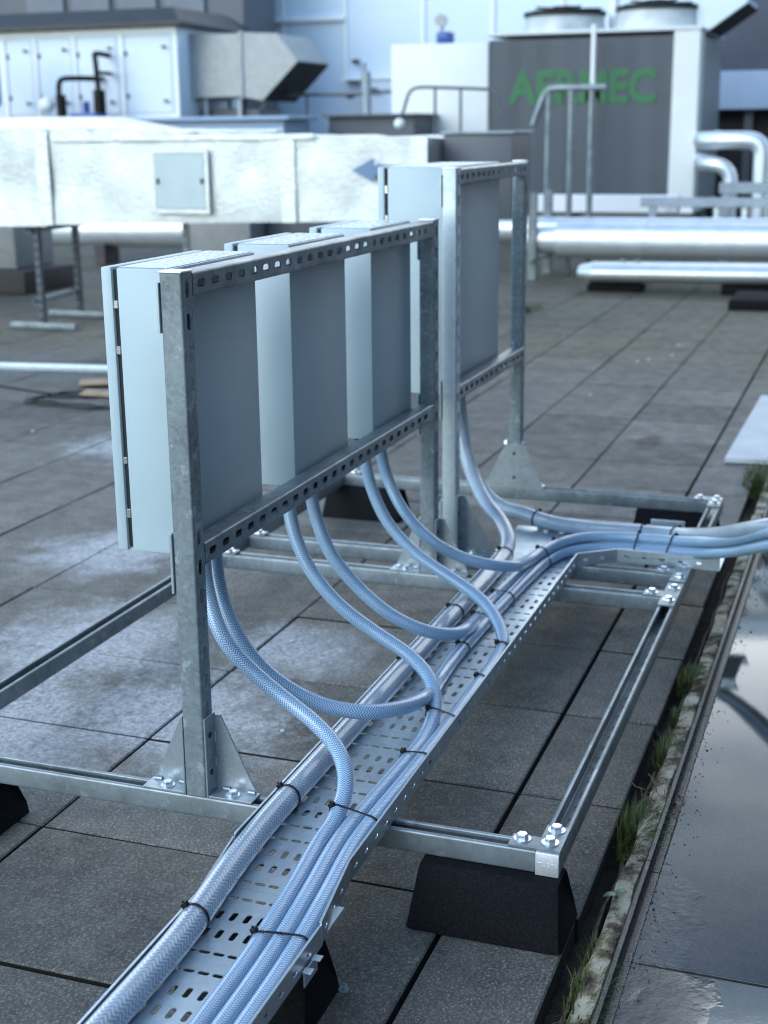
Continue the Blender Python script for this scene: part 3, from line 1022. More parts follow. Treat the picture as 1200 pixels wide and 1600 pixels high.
# near section, a touch to the right of the far one
b = bmesh.new()
plate(b, (0, 0, 0.0006), (1, 0, 0), (0, 1, 0), (0, 0, 1), tray_cells(-1.3, XJ - 0.0004, 0.281 + TT, 0.497 - TT, -0.425 - 0.2), TT)
obj('tray_floor', b, M['tray'], tr)
wall((-1.3, 0.279), (-0.372, 0.279), -0.003, HW - 0.002)
wall((-1.3, 0.497), (-0.36, 0.4985), -0.003, HW, inward=-1)
wall((-0.36, 0.4985), (-0.168, 0.524), -0.003, HW - 0.002, inward=-1)
# the wall sweeps across the joint of the two sections
wall((-0.374, 0.2785), (-0.19, YR), 0.0008, HW)
b = bmesh.new(); bolt(b, (-0.62, 0.2788, 0.012), (0, -1, 0), 0.006, 0.004)
obj('bolt', b, M['zinc'], tr)
# hook clip over the foot
b = bmesh.new()
box(b, (-0.455, 0.2735, -0.022), (-0.405, 0.2755, 0.004), 0.0005, 1)
box(b, (-0.455, 0.2635, 0.002), (-0.44, 0.2777, 0.0035), 0.0004, 1)
box(b, (-0.42, 0.2635, 0.002), (-0.405, 0.2777, 0.0035), 0.0004, 1)
obj('hook_clip', b, M['tray'], tr)
# bend and branch to the right
b = bmesh.new()
prism(b, [(1.601, YR, 0.0008), (1.601, YLt, 0.0008), (1.66, 0.56, 0.0008), (1.93, 0.56, 0.0008), (1.93, -0.076, 0.0008), (1.655, -0.076, 0.0008), (1.657, 0.206, 0.0008)], (0, 0, TT))
obj('branch_floor', b, M['tray'], tr)
wall((1.582, YR), (1.657, 0.206), inward=1)
wall((1.657, 0.206), (1.653, -0.076), inward=1)
wall((1.93, 0.50), (1.93, -0.076), inward=-1)
b = bmesh.new(); box(b, (1.95, 0.06, -0.002), (1.954, 0.16, 0.05), 0.001, 1)
obj('end_tab', b, M['tray'], tr)

# ------------------------------------------------------------------ hoses
HR, BR = 0.0149, 0.0222
zt = 0.0026 + HR + 0.0005
H = {}
H['1a'] = [(0.215, 0.752, 0.44), (0.21, 0.75, 0.389), (0.187, 0.735, 0.343), (0.15, 0.69, 0.263), (0.152, 0.64, 0.204), (0.153, 0.57, 0.151), (0.13, 0.49, 0.114), (0.09, 0.43, 0.085), (0.03, 0.395, 0.052),
           (-0.05, 0.386, 0.024), (-0.115, 0.387, zt), (-0.26, 0.371, zt), (-0.44, 0.358, zt - .003), (-0.7, 0.352, zt - .003), (-1.3, 0.35, zt - .003)]
H['2a'] = [(0.63, 0.752, 0.44), (0.625, 0.75, 0.379), (0.609, 0.73, 0.322), (0.592, 0.69, 0.255), (0.582, 0.62, 0.185), (0.575, 0.53, 0.131), (0.553, 0.45, 0.099), (0.508, 0.39, 0.07), (0.44, 0.358, 0.038), (0.34, 0.347, 0.019),
           (0.25, 0.346, zt), (0.1, 0.352, zt), (-0.1, 0.357, zt), (-0.26, 0.342, zt), (-0.44, 0.329, zt - .003), (-0.7, 0.323, zt - .003), (-1.3, 0.321, zt - .003)]
H['3a'] = [(1.106, 0.752, 0.44), (1.102, 0.75, 0.388), (1.104, 0.735, 0.314), (1.095, 0.69, 0.228), (1.082, 0.61, 0.156), (1.055, 0.51, 0.11), (1.015, 0.425, 0.079), (0.945, 0.363, 0.053), (0.87, 0.328, 0.03), (0.79, 0.321, zt),
           (0.6, 0.3195, zt), (0.2, 0.3205, zt), (-0.1, 0.328, zt), (-0.26, 0.313, zt), (-0.44, 0.3, zt - .003), (-0.7, 0.2945, zt - .003), (-1.3, 0.2925, zt - .003)]
H['1b'] = [(0.263, 0.752, 0.44), (0.259, 0.75, 0.377), (0.24, 0.735, 0.326), (0.218, 0.7, 0.258), (0.213, 0.655, 0.195), (0.214, 0.59, 0.145), (0.224, 0.515, 0.111), (0.255, 0.44, 0.094), (0.335, 0.392, 0.077), (0.445, 0.378, 0.058),
           (0.58, 0.40, 0.028), (0.74, 0.415, zt), (0.97, 0.412, zt), (1.2, 0.405, zt), (1.4, 0.396, zt), (1.53, 0.385, zt), (1.64, 0.355, zt), (1.705, 0.29, zt), (1.722, 0.2, zt), (1.718, 0.13, 0.021), (1.674, 0.005, 0.04), (1.562, -0.108, 0.085), (1.402, -0.215, 0.16), (1.3, -0.33, 0.22), (1.28, -0.55, 0.25), (1.28, -0.9, 0.25)]
H['2b'] = [(0.756, 0.752, 0.44), (0.753, 0.75, 0.376), (0.747, 0.735, 0.318), (0.738, 0.7, 0.248), (0.74, 0.635, 0.173), (0.73, 0.555, 0.12), (0.742, 0.48, 0.086), (0.80, 0.43, 0.062), (0.885, 0.418, 0.048), (1.0, 0.432, 0.026),
           (1.12, 0.440, zt), (1.3, 0.433, zt), (1.45, 0.424, zt), (1.57, 0.411, zt), (1.68, 0.373, zt), (1.74, 0.30, zt), (1.752, 0.2, zt), (1.748, 0.13, 0.022), (1.70, 0.008, 0.042), (1.59, -0.105, 0.088), (1.432, -0.215, 0.165), (1.33, -0.33, 0.225), (1.31, -0.55, 0.255), (1.31, -0.9, 0.255)]
H['3b'] = [(1.22, 0.752, 0.44), (1.216, 0.75, 0.388), (1.225, 0.735, 0.31), (1.201, 0.68, 0.226), (1.183, 0.6, 0.161), (1.206, 0.53, 0.118), (1.235, 0.46, 0.095), (1.30, 0.415, 0.075), (1.40, 0.408, 0.056), (1.503, 0.402, 0.046),
           (1.627, 0.373, 0.045), (1.718, 0.318, 0.044), (1.757, 0.234, 0.043), (1.754, 0.124, 0.046), (1.689, 0.008, 0.068), (1.551, -0.108, 0.122), (1.39, -0.214, 0.2), (1.29, -0.33, 0.255), (1.27, -0.55, 0.285), (1.27, -0.9, 0.285)]
zb = 0.0026 + BR + 0.0005
H['LA'] = [(1.945, 0.785, 0.445), (1.955, 0.775, 0.39), (1.955, 0.76, 0.33), (1.925, 0.735, 0.255), (1.869, 0.69, 0.167), (1.79, 0.625, 0.105), (1.706, 0.555, 0.073), (1.62, 0.512, 0.052), (1.54, 0.498, 0.032), (1.42, 0.4965, zb),
           (1.1, 0.4965, zb), (0.6, 0.4965, zb), (0.1, 0.4965, zb), (-0.14, 0.494, zb), (-0.3, 0.483, zb), (-0.45, 0.4715, zb - .003), (-0.7, 0.470, zb - .003), (-1.3, 0.470, zb - .003)]
H['LB'] = [(2.03, 0.79, 0.445), (2.03, 0.785, 0.4), (2.022, 0.77, 0.294), (2.0, 0.74, 0.178), (1.997, 0.70, 0.095), (1.975, 0.635, 0.048), (1.93, 0.544, 0.042), (1.893, 0.45, 0.03), (1.88, 0.332, zb), (1.868, 0.178, 0.03), (1.806, 0.059, 0.05), (1.63, -0.066, 0.11), (1.40, -0.214, 0.21), (1.31, -0.36, 0.26), (1.29, -0.6, 0.28), (1.29, -0.9, 0.28)]
PATH = {k: spline(v) for k, v in H.items()}
hl = {'1a': 'blue braided hose from the nearest box running towards the camera, leftmost of the bundle',
      '1b': 'blue braided hose from the nearest box looping over the tray and running away',
      '2a': 'blue braided hose from the middle box turning towards the camera, middle of the bundle',
      '2b': 'blue braided hose from the middle box running away and lying against the clear hose',
      '3a': 'blue braided hose from the farthest small box turning towards the camera, rightmost of bundle',
      '3b': 'blue braided hose from the farthest small box, topmost of the hoses leaving right'}
for k, lb in hl.items():
    b = bmesh.new(); tube(b, PATH[k], HR, 24)
    tag(obj('braided_hose', b, M['hose']), lb, 'hose', 'blue braided hoses')
for k, lb in (('LA', 'thick clear braided hose running the length of the tray along its left wall'), ('LB', 'thick clear braided hose from the big box turning right along the branch')):
    b = bmesh.new(); tube(b, PATH[k], BR, 32)
    tag(obj('clear_hose', b, M['hose_clear']), lb, 'hose', 'thick clear hoses')


# cable ties: a flat strap pulled round one or more hoses, with a head and a short tail
def near(path, ax, v, zmax=0.075):
    i = min(range(2, len(path) - 2), key=lambda i: abs(path[i][ax] - v) + (10 if path[i].z > zmax else 0))
    return path[i], (path[i + 1] - path[i - 1]).normalized()

def hull(pts):
    pts = sorted(set(pts))
    def half(seq):
        o = []
        for q in seq:
            while len(o) > 1 and (o[-1][0] - o[-2][0]) * (q[1] - o[-2][1]) - (o[-1][1] - o[-2][1]) * (q[0] - o[-2][0]) <= 0:
                o.pop()
            o.append(q)
        return o
    a, b_ = half(pts), half(pts[::-1])
    return a[:-1] + b_[:-1]

def tie(keys, ax, v, label, headside=1, wd=0.0046):
    ps = []
    tgs = Vector((0, 0, 0))
    for k in keys:
        p, t = near(PATH[k], ax, v)
        ps.append((p, BR if k[0] == 'L' else HR))
        if t.dot(tgs) < 0:
            t = -t
        tgs += t
    t = tgs.normalized()
    c0 = sum((p for p, _ in ps), Vector()) / len(ps)
    sd = Vector((0, 0, 1)).cross(t).normalized()
    if (sd.y if ax == 0 else sd.x) < 0:
        sd = -sd
    up = sd.cross(t)
    if up.z < 0:
        up = -up
    pts = []
    for p, r in ps:
        a, bq = (p - c0).dot(sd), (p - c0).dot(up)
        for k in range(28):
            an = 2 * math.pi * k / 28
            pts.append((round(a + math.cos(an) * (r + 0.0009), 6), round(bq + math.sin(an) * (r + 0.0009), 6)))
    hl_ = hull(pts)
    n = len(hl_)
    top = thing('cable_tie', label, 'cable tie', c0 - up * max(r for _, r in ps), 'black cable ties round the hoses')
    bm = bmesh.new()
    skew = random.uniform(-0.006, 0.006)
    ring = []
    span = max(abs(q[0]) for q in hl_)
    for q in hl_:
        l_ = math.hypot(*q)
        tw = skew * q[0] / span
        for_ = []
        for off, wv in ((0, -wd / 2), (0, wd / 2), (0.0014, wd / 2), (0.0014, -wd / 2)):
            for_.append(bm.verts.new(c0 + sd * (q[0] * (1 + off / l_)) + up * (q[1] * (1 + off / l_)) + t * (wv + tw)))
        ring.append(for_)
    for i in range(n):
        a, c_ = ring[i], ring[(i + 1) % n]
        for k in range(4):
            bm.faces.new((a[k], c_[k], c_[(k + 1) % 4], a[(k + 1) % 4]))
    obj('strap', bm, M['black'], top)
    # head: on the upper left shoulder of the bundle
    q = max(hl_, key=lambda q: q[0] * 0.75 * headside + q[1])
    hp = c0 + sd * q[0] + up * q[1]
    nr = (sd * q[0] + up * q[1]).normalized() if len(keys) == 1 else (sd * 0.5 * headside + up).normalized()
    tn = nr.cross(t).normalized()
    bm = bmesh.new()
    vs = box(bm, (-0.0048, -0.0056, -0.0004), (0.0048, 0.0056, 0.0072), 0.0014, 2)
    mt = Matrix(((t.x, tn.x, nr.x, hp.x), (t.y, tn.y, nr.y, hp.y), (t.z, tn.z, nr.z, hp.z), (0, 0, 0, 1)))
    bmesh.ops.transform(bm, matrix=mt, verts=bm.verts[:])
    n0 = len(bm.verts)
    vs = box(bm, (-0.002, -0.0008, 0.004), (0.002, 0.0008, 0.010), 0.0003, 1)
    bmesh.ops.transform(bm, matrix=mt, verts=vs)
    obj('head', bm, M['black'], top)
    return top

T_ = [(('LA',), 0, -0.745, 'black cable tie on the clear hose, cut off by the bottom picture edge'),
      (('LA',), 0, -0.40, 'black cable tie on the clear hose, second from the bottom picture edge'),
      (('LA',), 0, 0.0, 'black cable tie on the clear hose beside the near post gusset'),
      (('LA',), 0, 0.66, 'black cable tie on the clear hose between the first and second hose loops'),
      (('LA',), 0, 1.04, 'black cable tie on the clear hose behind the third hose loop'),
      (('LA',), 0, 1.53, 'black cable tie where the clear hose drops into the tray'),
      (('1a', '2a', '3a'), 0, -0.41, 'black cable tie across three blue hoses, nearest the camera'),
      (('1a', '2a', '3a'), 0, -0.03, 'black cable tie across three blue hoses where the first one joins'),
      (('2a', '3a'), 0, 0.235, 'black cable tie across two blue hoses just short of the second loop'),
      (('2a', '3a'), 0, 0.42, 'black cable tie across two blue hoses where the second loop joins'),
      (('3a',), 0, 0.65, 'black cable tie on one blue hose along the right tray wall'),
      (('1b',), 0, 0.83, 'black cable tie on one blue hose in mid tray beside the loops'),
      (('1b', '2b'), 0, 1.02, 'black cable tie where the middle box hose joins another in mid tray'),
      (('3a',), 0, 0.84, 'black cable tie at the foot of the third loop by the right tray wall'),
      (('1b', '2b'), 0, 1.22, 'black cable tie across two blue hoses before the tray bend'),
      (('1b', '2b', '3b'), 0, 1.54, 'black cable tie at the start of the bend round three blue hoses'),
      (('1b', '2b', '3b'), 0, 1.63, 'black cable tie in the middle of the bend round three blue hoses'),
      (('1b', '2b', '3b'), 1, 0.165, 'black cable tie round the outgoing blue hoses, nearer the bend'),
      (('1b', '2b', '3b'), 1, 0.06, 'black cable tie round the outgoing blue hoses, nearer the side rail'),
      (('LB',), 1, 0.50, 'black cable tie on the outgoing clear hose below the big box'),
      (('LB',), 1, 0.175, 'black cable tie on the outgoing clear hose in mid branch'),
      (('LB',), 1, 0.065, 'black cable tie on the outgoing clear hose beside the end tab')]
for a in T_:
    tie(*a)

# small debris on the slabs
bm = bmesh.new()
cyl(bm, (-0.268, 0.288, Z0 + 0.001), (-0.268, 0.288, Z0 + 0.0035), 0.0085, 20)
cyl(bm, (-0.268, 0.288, Z0 + 0.0035), (-0.263, 0.286, Z0 + 0.011), 0.0042, 6)
tag(obj('loose_screw', bm, M['steel']), 'loose screw with washer lying on a slab beside the tray', 'screw')
for x, y, s, lb in ((0.616, 0.78, 0.012, 'scrap of pale blue plastic on a slab behind the near gusset'), (1.16, 0.99, 0.016, 'pale chip lying in the joint behind the first hose loop')):
    bm = bmesh.new()
    vs = box(bm, (x - s * .5, y - s * .35, Z0 + 0.0005), (x + s * .5, y + s * .35, Z0 + 0.004), 0.001, 1)
    bmesh.ops.rotate(bm, verts=bm.verts[:], cent=(x, y, Z0), matrix=Matrix.Rotation(0.5, 3, 'Z'))
    tag(obj('plastic_scrap', bm, m_plain('scrap_blue', (0.35, 0.5, 0.7), 0.4)), lb, 'scrap')
for i, (x, y) in enumerate(((6.74, 0.74), (6.32, 0.72), (6.12, 0.83), (6.03, 0.88), (4.9, 0.93), (4.2, 3.1), (3.3, 3.2))):
    bm = bmesh.new()
    g = bmesh.ops.create_icosphere(bm, subdivisions=1, radius=0.012)
    for v in g['verts']:
        v.co = Vector((v.co.x, v.co.y * 0.8, v.co.z * 0.5)) + Vector((x, y, Z0 + 0.006))
    o = tag(obj('pebble', bm, M['board']), 'small pale pebble lying on the far paving', 'pebble', 'pale pebbles scattered on the paving')

# ------------------------------------------------------------------ things on the paving, middle distance
bm = bmesh.new()
prism(bm, [(3.6, 0.116, Z0 + 0.004), (5.05, 0.095, Z0 + 0.004), (5.05, -0.62, Z0 + 0.004), (3.62, -0.62, Z0 + 0.004)], (0, 0, 0.018))
tag(obj('fibre_board', bm, M['board']), 'pale flat board lying on the slabs at the right picture edge', 'board')
bm = bmesh.new()
strut(bm, (4.62, 5.4, Z0 + 0.001), (0.13, -1, 0), (0, 0, 1), 1.95)
tag(obj('loose_channel', bm, M['tray']), 'loose aluminium channel lying on the paving at the left', 'channel')
for (x, y, rz, sx_, sy_, lb) in ((4.5, 3.5, 0.5, 0.1, 0.16, 'torn brown cardboard sheet lying on the paving beside the loose channel'), (4.18, 3.36, 0.2, 0.06, 0.1, 'smaller cardboard scrap half hidden behind the near junction box')):
    bm = bmesh.new()
    box(bm, (-sx_, -sy_, 0), (sx_, sy_, 0.008), 0.002, 1)
    for v in bm.verts:
        v.co.z += 0.02 * (0.5 + 0.5 * math.sin(v.co.x * 14 + v.co.y * 9))
    bmesh.ops.transform(bm, matrix=Matrix.Translation((x, y, Z0 + 0.004)) @ Matrix.Rotation(rz, 4, 'Z') @ Matrix.Rotation(0.05, 4, 'Y'), verts=bm.verts[:])
    tag(obj('cardboard', bm, M['card']), lb, 'cardboard', 'cardboard scraps on the paving')
rr = random.Random(9)
pts = []
for k in range(34):
    a = k * 0.42
    pts.append((3.95 + 0.16 * math.cos(a) + k * 0.004 + rr.uniform(-.05, .05), 3.35 + 0.3 * math.sin(a) + rr.uniform(-.02, .02), Z0 + 0.008 + 0.004 * (k % 3)))
pts += [(4.3, 4.2, Z0 + 0.008), (4.2, 4.8, Z0 + 0.008), (4.0, 5.3, Z0 + 0.008)]
bm = bmesh.new(); tube(bm, spline(pts, 0.03), 0.005, 8, uv=False)
tag(obj('cable_coil', bm, M['black']), 'tangled black cable lying on the paving beside the cardboard', 'cable')

# ------------------------------------------------------------------ insulated duct
dt = thing('insulated_duct', 'large foil wrapped ventilation duct crossing behind the boxes', 'duct', (6.6, 4.5, 0.55))
rr = random.Random(4)
def lagged(bm, x0, x1, y0, y1, zb0, zb1, zt0, zt1, ny=40, seed=0):
    """duct length along Y with puffed, dented skin; z at y0 / y1"""
    secs = []
    for i in range(ny + 1):
        t = i / ny
        y = y0 + (y1 - y0) * t
        a, c_ = zb0 + (zb1 - zb0) * t, zt0 + (zt1 - zt0) * t
        pf = 0.012 * math.sin(t * math.pi * 7) ** 2
        sec = []
        for (x, z, nx, nz) in [(x0, a + (c_ - a) * s / 8, -1, 0) for s in range(9)] + [(x0 + (x1 - x0) * s / 6, c_, 0, 1) for s in range(1, 7)] + [(x1, c_ - (c_ - a) * s / 4, 1, 0) for s in range(1, 5)] + [(x1 - (x1 - x0) * s / 4, a, 0, -1) for s in range(1, 4)]:
            d = noise.noise(Vector((x * 3 + seed, y * 3, z * 3))) * 0.018 + noise.noise(Vector((x * 9, y * 9 + seed, z * 9))) * 0.008 + pf - 0.008
            sec.append(bm.verts.new((x + nx * d, y, z + nz * d * 0.8)))
        secs.append(sec)
    n = len(secs[0])
    for p, q in zip(secs[:-1], secs[1:]):
        for i in range(n):
            bm.faces.new((p[i], p[(i + 1) % n], q[(i + 1) % n], q[i]))
    bm.faces.new(secs[0]); bm.faces.new(secs[-1][::-1])
b = bmesh.new()
lagged(b, 6.3, 6.95, 2.27, 4.98, 0.63, 0.575, 1.13, 1.19, 70)
lagged(b, 6.29, 6.97, 4.985, 7.6, 0.565, 0.54, 1.20, 1.23, 60, 5)
obj('lagging', b, M['foil'], dt)
b = bmesh.new()
# raised transition on the left, sloping down to the straight run
prism(b, [(6.55, 7.6, 1.22), (6.55, 7.6, 1.30), (6.55, 4.75, 1.285), (6.55, 4.2, 1.19), (6.55, 4.2, 1.17)], (0.42, 0, 0))
obj('transition', b, M['foil'], dt)
for y, w in ((4.98, 0.05), (3.18, 0.05), (2.3, 0.05)):
    b = bmesh.new()
    t = (y - 2.27) / 2.7
    z0, z1 = 0.63 - 0.055 * t, 1.13 + 0.06 * t
    box(b, (6.287, y - w, z0 - 0.002), (6.290, y + w, z1 + 0.002), 0.001, 1)
    obj('tape_band', b, M['tape'], dt)
b = bmesh.new()
box(b, (6.281, 3.0, 1.125), (6.2835, 4.9, 1.16), 0.001, 1)
obj('edge_tape', b, M['tape'], dt)
b = bmesh.new()
for lo, hi in (((6.26, 3.725, 0.66), (6.266, 4.145, 0.69)), ((6.26, 3.725, 1.045), (6.266, 4.145, 1.075)), ((6.26, 4.115, 0.69), (6.266, 4.145, 1.045)), ((6.26, 3.725, 0.69), (6.266, 3.755, 1.045))):
    box(b, lo, hi, 0.003, 1)
o = obj('panel_frame', b, M['tape'], dt)
b = bmesh.new(); box(b, (6.262, 3.757, 0.692), (6.268, 4.113, 1.043), 0.002, 1)
pn = obj('access_panel', b, M['panel'], dt)
for y in (3.775, 4.095):
    b = bmesh.new(); box(b, (6.252, y - 0.008, 0.85), (6.2618, y + 0.008, 0.885), 0.002, 1); obj('latch', b, M['dark'], pn)
b = bmesh.new()
prism(b, [(6.256, 2.735, 0.935), (6.256, 2.585, 1.01), (6.256, 2.585, 0.965), (6.256, 2.30, 0.965), (6.256, 2.30, 0.905), (6.256, 2.585, 0.905), (6.256, 2.585, 0.86)], (0.004, 0, 0))
obj('arrow_sticker', b, M['arrow'], dt)
b = bmesh.new()
for k in range(9):
    y = 3.3 + k * 0.2
    box(b, (6.42, y, 1.17), (6.5 + 0.1 * rr.random(), y + 0.205, 1.19 + 0.012 * rr.random()), 0.006, 1)
obj('foil_flap', b, M['tape'], dt)
# trestles
def trestle(y, lb):
    t = thing('duct_trestle', lb, 'duct support', (6.6, y, Z0))
    for x, yy in ((6.3, y), (6.95, y + 0.1)):
        b = bmesh.new(); strut(b, (x + 0.02, yy, Z0 + 0.045), (0, 0, 1), (1, 0, 0), 0.68, pitch=0.06); obj('leg', b, M['slate'], t)
        b = bmesh.new(); strut(b, (x + 0.04, yy + 0.26, Z0 + 0.003), (0, -1, 0), (0, 0, 1), 0.52); obj('foot_bar', b, M['galv'], t)
    b = bmesh.new(); strut(b, (6.345, y + 0.05, 0.02), (0.62, 0.09, 0), (0, 0, 1), 0.6); obj('brace', b, M['steel'], t)
    b = bmesh.new(); strut(b, (6.28, y + 0.04, 0.52), (1, 0, 0), (0, 0, 1), 0.72); obj('cross_rail', b, M['steel'], t)
trestle(5.10, 'grey trestle under the foil duct, fully visible at the left')
t = thing('duct_prop', 'single grey prop post under the foil duct below its access panel', 'duct support', (6.9, 4.25, Z0))
b = bmesh.new(); strut(b, (6.9, 4.25, Z0 + 0.045), (0, 0, 1), (1, 0, 0), 0.74, pitch=0.06); obj('post', b, M['steel'], t)
b = bmesh.new(); strut(b, (6.92, 4.45, Z0 + 0.003), (0, -1, 0), (0, 0, 1), 0.4); obj('foot_bar', b, M['galv'], t)
t = thing('duct_box', 'dark slate blue duct box butting against the right end of the foil duct', 'duct', (6.8, 2.05, 0.62))
b = bmesh.new(); box(b, (6.62, 1.8, 0.62), (7.1, 2.25, 1.145), 0.008, 2); obj('casing', b, M['slate'], t)
b = bmesh.new(); box(b, (6.6, 1.79, 1.1465), (7.12, 2.26, 1.162), 0.003, 1); obj('flange', b, M['steel'], t)

# things below and behind the duct
t = thing('grey_plenum', 'plain grey plenum box standing under the foil duct', 'duct', (9.2, 5.02, Z0))
b = bmesh.new(); box(b, (9.0, 4.72, Z0 + 0.01), (9.7, 5.33, 0.9), 0.01, 2); obj('casing', b, M['duct'], t)
b = bmesh.new(); box(b, (9.3, 3.9, Z0 + 0.01), (9.9, 4.7, 0.62), 0.01, 2); obj('side_casing', b, M['slate'], t)
t = thing('grey_riser', 'grey duct riser on a brown block at the left picture edge', 'duct', (8.2, 7.0, Z0))
b = bmesh.new(); box(b, (8.3, 6.62, 0.05), (8.9, 7.6, 0.8), 0.01, 2); obj('riser', b, M['duct'], t)
b = bmesh.new(); box(b, (8.15, 6.45, Z0 + 0.005), (9.0, 7.7, 0.045), 0.012, 2); obj('plinth', b, M['brown'], t)
t = thing('foil_pipe', 'pale jacketed pipe running along the ground behind the foil duct', 'pipe', (10.9, 6, Z0))
b = bmesh.new()
cyl(b, (10.9, 4.3, 0.2), (10.9, 9.5, 0.2), 0.17, 28); cyl(b, (10.9, 9.5, 0.2), (10.9, 9.7, 0.2), 0.18, 28)
obj('jacket', b, M['alu'], t)
for y in (5.2, 7.2, 9.0):
    b = bmesh.new(); box(b, (10.75, y, Z0 + 0.005), (11.05, y + 0.12, 0.06), 0.006, 1); obj('saddle', b, M['brown'], t)

# ------------------------------------------------------------------ left air handling unit
def fixed_handle(b, x, y, z, s=1.0):
    box(b, (x - 0.09 * s, y - 0.05 * s, z - 0.035 * s), (x - 0.003, y + 0.03 * s, z + 0.035 * s), 0.008, 1)
    box(b, (x - 0.11 * s, y - 0.13 * s, z - 0.02 * s), (x - 0.07 * s, y - 0.02 * s, z + 0.02 * s), 0.008, 1)

ah = thing('air_handling_unit', 'white panelled air handling unit with dark roof at the upper left', 'air handler', (18, 11.5, Z0))
b = bmesh.new(); box(b, (17.0, 9.5, 0.9), (19.0, 16, 2.66), 0.02, 2); obj('body', b, M['white'], ah)
b = bmesh.new(); box(b, (17.1, 9.6, Z0 + 0.005), (18.9, 16, 0.895), 0.02, 1); obj('base', b, M['slate'], ah)
b = bmesh.new()
prism(b, [(16.8, 9.35, 2.665), (16.8, 9.35, 2.72), (17.1, 9.6, 2.93), (18.9, 9.6, 2.93), (19.2, 9.35, 2.72), (19.2, 9.35, 2.665)], (0, 6.8, 0))
obj('roof', b, M['darkroof'], ah)
b = bmesh.new()
for y in (9.53, 10.42, 11.22, 11.9, 12.45):
    box(b, (16.975, y - 0.035, 0.92), (16.998, y + 0.035, 2.64), 0.006, 1)
box(b, (16.97, 9.5, 2.56), (16.997, 15.9, 2.655), 0.006, 1)
box(b, (16.97, 9.5, 1.3), (16.996, 10.4, 1.42), 0.006, 1)
obj('frame_trim', b, M['white2'], ah)
for (y0, y1) in ((9.6, 10.36), (10.5, 11.17), (11.27, 11.84), (11.95, 12.4)):
    b = bmesh.new(); box(b, (16.985, y0, 1.45), (16.997, y1, 2.53), 0.006, 1)
    d = obj('door', b, M['white'], ah)
    for z in (1.62, 2.38):
        b = bmesh.new(); fixed_handle(b, 16.985, y0 + 0.12, z, 0.55); obj('handle', b, M['dark'], d)
    for z in (1.7, 2.3):
        b = bmesh.new(); box(b, (16.97, y1 - 0.035, z - 0.035), (16.984, y1 + 0.0, z + 0.035), 0.004, 1); obj('hinge', b, M['dark'], d)
# upper louvred unit behind the roof
t = thing('louvre_unit', 'slate grey louvred casing rising behind the dark roof at the upper left', 'louvre casing', (20.5, 13, Z0))
b = bmesh.new(); box(b, (20.2, 9.9, Z0), (21.5, 17, 4.6), 0.02, 1); obj('casing', b, M['slate'], t)
b = bmesh.new()
for y in (10.6, 11.5, 12.4, 13.3):
    box(b, (20.14, y, 3.05), (20.195, y + 0.75, 4.4), 0.01, 1)
obj('louvre', b, m_plain('louvre_blue', (0.13, 0.15, 0.19), 0.5, 0, 0.1, 2), t)

# black valves, blue pump box and vessel in front of the unit
t = thing('valve_pipe', 'short black valve pipe with a blue box at its foot', 'pipework', (16.4, 11.2, Z0))
b = bmesh.new(); tube(b, spline([(16.95, 10.75, 1.95), (16.5, 10.95, 1.95), (16.4, 11.12, 1.93), (16.4, 11.16, 1.8), (16.4, 11.14, 1.5), (16.4, 11.12, 1.2)], 0.05), 0.04, 10, uv=False)
cyl(b, (16.4, 11.14, 1.72), (16.4, 11.13, 1.42), 0.075, 10); obj('pipe', b, M['black'], t)
b = bmesh.new(); box(b, (16.3, 10.5, 1.2), (16.6, 10.95, 1.46), 0.02, 2); cyl(b, (16.45, 10.75, 1.46), (16.45, 10.75, 1.62), 0.05, 10); obj('pump_box', b, M['blue'], t)
b = bmesh.new(); box(b, (16.3, 10.45, Z0), (16.7, 11.25, 1.19), 0.01, 1); obj('stand', b, M['white'], t)
b = bmesh.new(); g = bmesh.ops.create_uvsphere(b, u_segments=14, v_segments=8, radius=0.12)
for v in g['verts']: v.co += Vector((16.35, 11.35, 1.58))
obj('float_ball', b, M['white2'], t)
t = thing('riser_pipe', 'tall black riser pipe with a valve on the white unit', 'pipework', (16.5, 10.6, Z0))
b = bmesh.new(); tube(b, spline([(16.95, 10.62, 2.28), (16.55, 10.62, 2.28), (16.5, 10.58, 2.2), (16.5, 10.56, 1.8), (16.5, 10.54, 1.2), (16.5, 10.53, Z0)], 0.05), 0.04, 10, uv=False)
cyl(b, (16.5, 10.57, 2.02), (16.95, 10.6, 2.02), 0.03, 8)
cyl(b, (16.5, 10.55, 1.78), (16.5, 10.55, 1.45), 0.09, 10)
obj('pipe', b, M['black'], t)
bm = bmesh.new()
cyl(bm, (15.9, 12.15, 1.6), (15.9, 12.15, 2.2), 0.28, 24); cyl(bm, (15.9, 12.15, 2.2), (15.9, 12.15, 2.3), 0.28, 24, r2=0.14); cyl(bm, (15.9, 12.15, 1.6), (15.9, 12.15, 1.45), 0.28, 24, r2=0.14)
for a in range(3):
    an = a * 2.1
    cyl(bm, (15.9 + 0.18 * math.cos(an), 12.15 + 0.18 * math.sin(an), Z0), (15.9 + 0.18 * math.cos(an), 12.15 + 0.18 * math.sin(an), 1.55), 0.03, 8)
tag(obj('expansion_vessel', bm, M['blue']), 'blue expansion vessel at the left picture edge', 'vessel')
bm = bmesh.new(); box(bm, (13.2, 6.2, Z0), (13.9, 8.4, 1.30), 0.01, 1)
box(bm, (13.1, 6.1, 1.301), (14.0, 8.5, 1.345), 0.008, 1)
tag(obj('blue_grey_casing', bm, M['bluegrey']), 'low blue grey casing seen just above the foil duct', 'casing')
bm = bmesh.new(); box(bm, (14.2, 4.95, Z0), (14.9, 6.05, 1.33), 0.01, 1); box(bm, (14.1, 4.9, 1.331), (15.0, 6.1, 1.36), 0.005, 1)
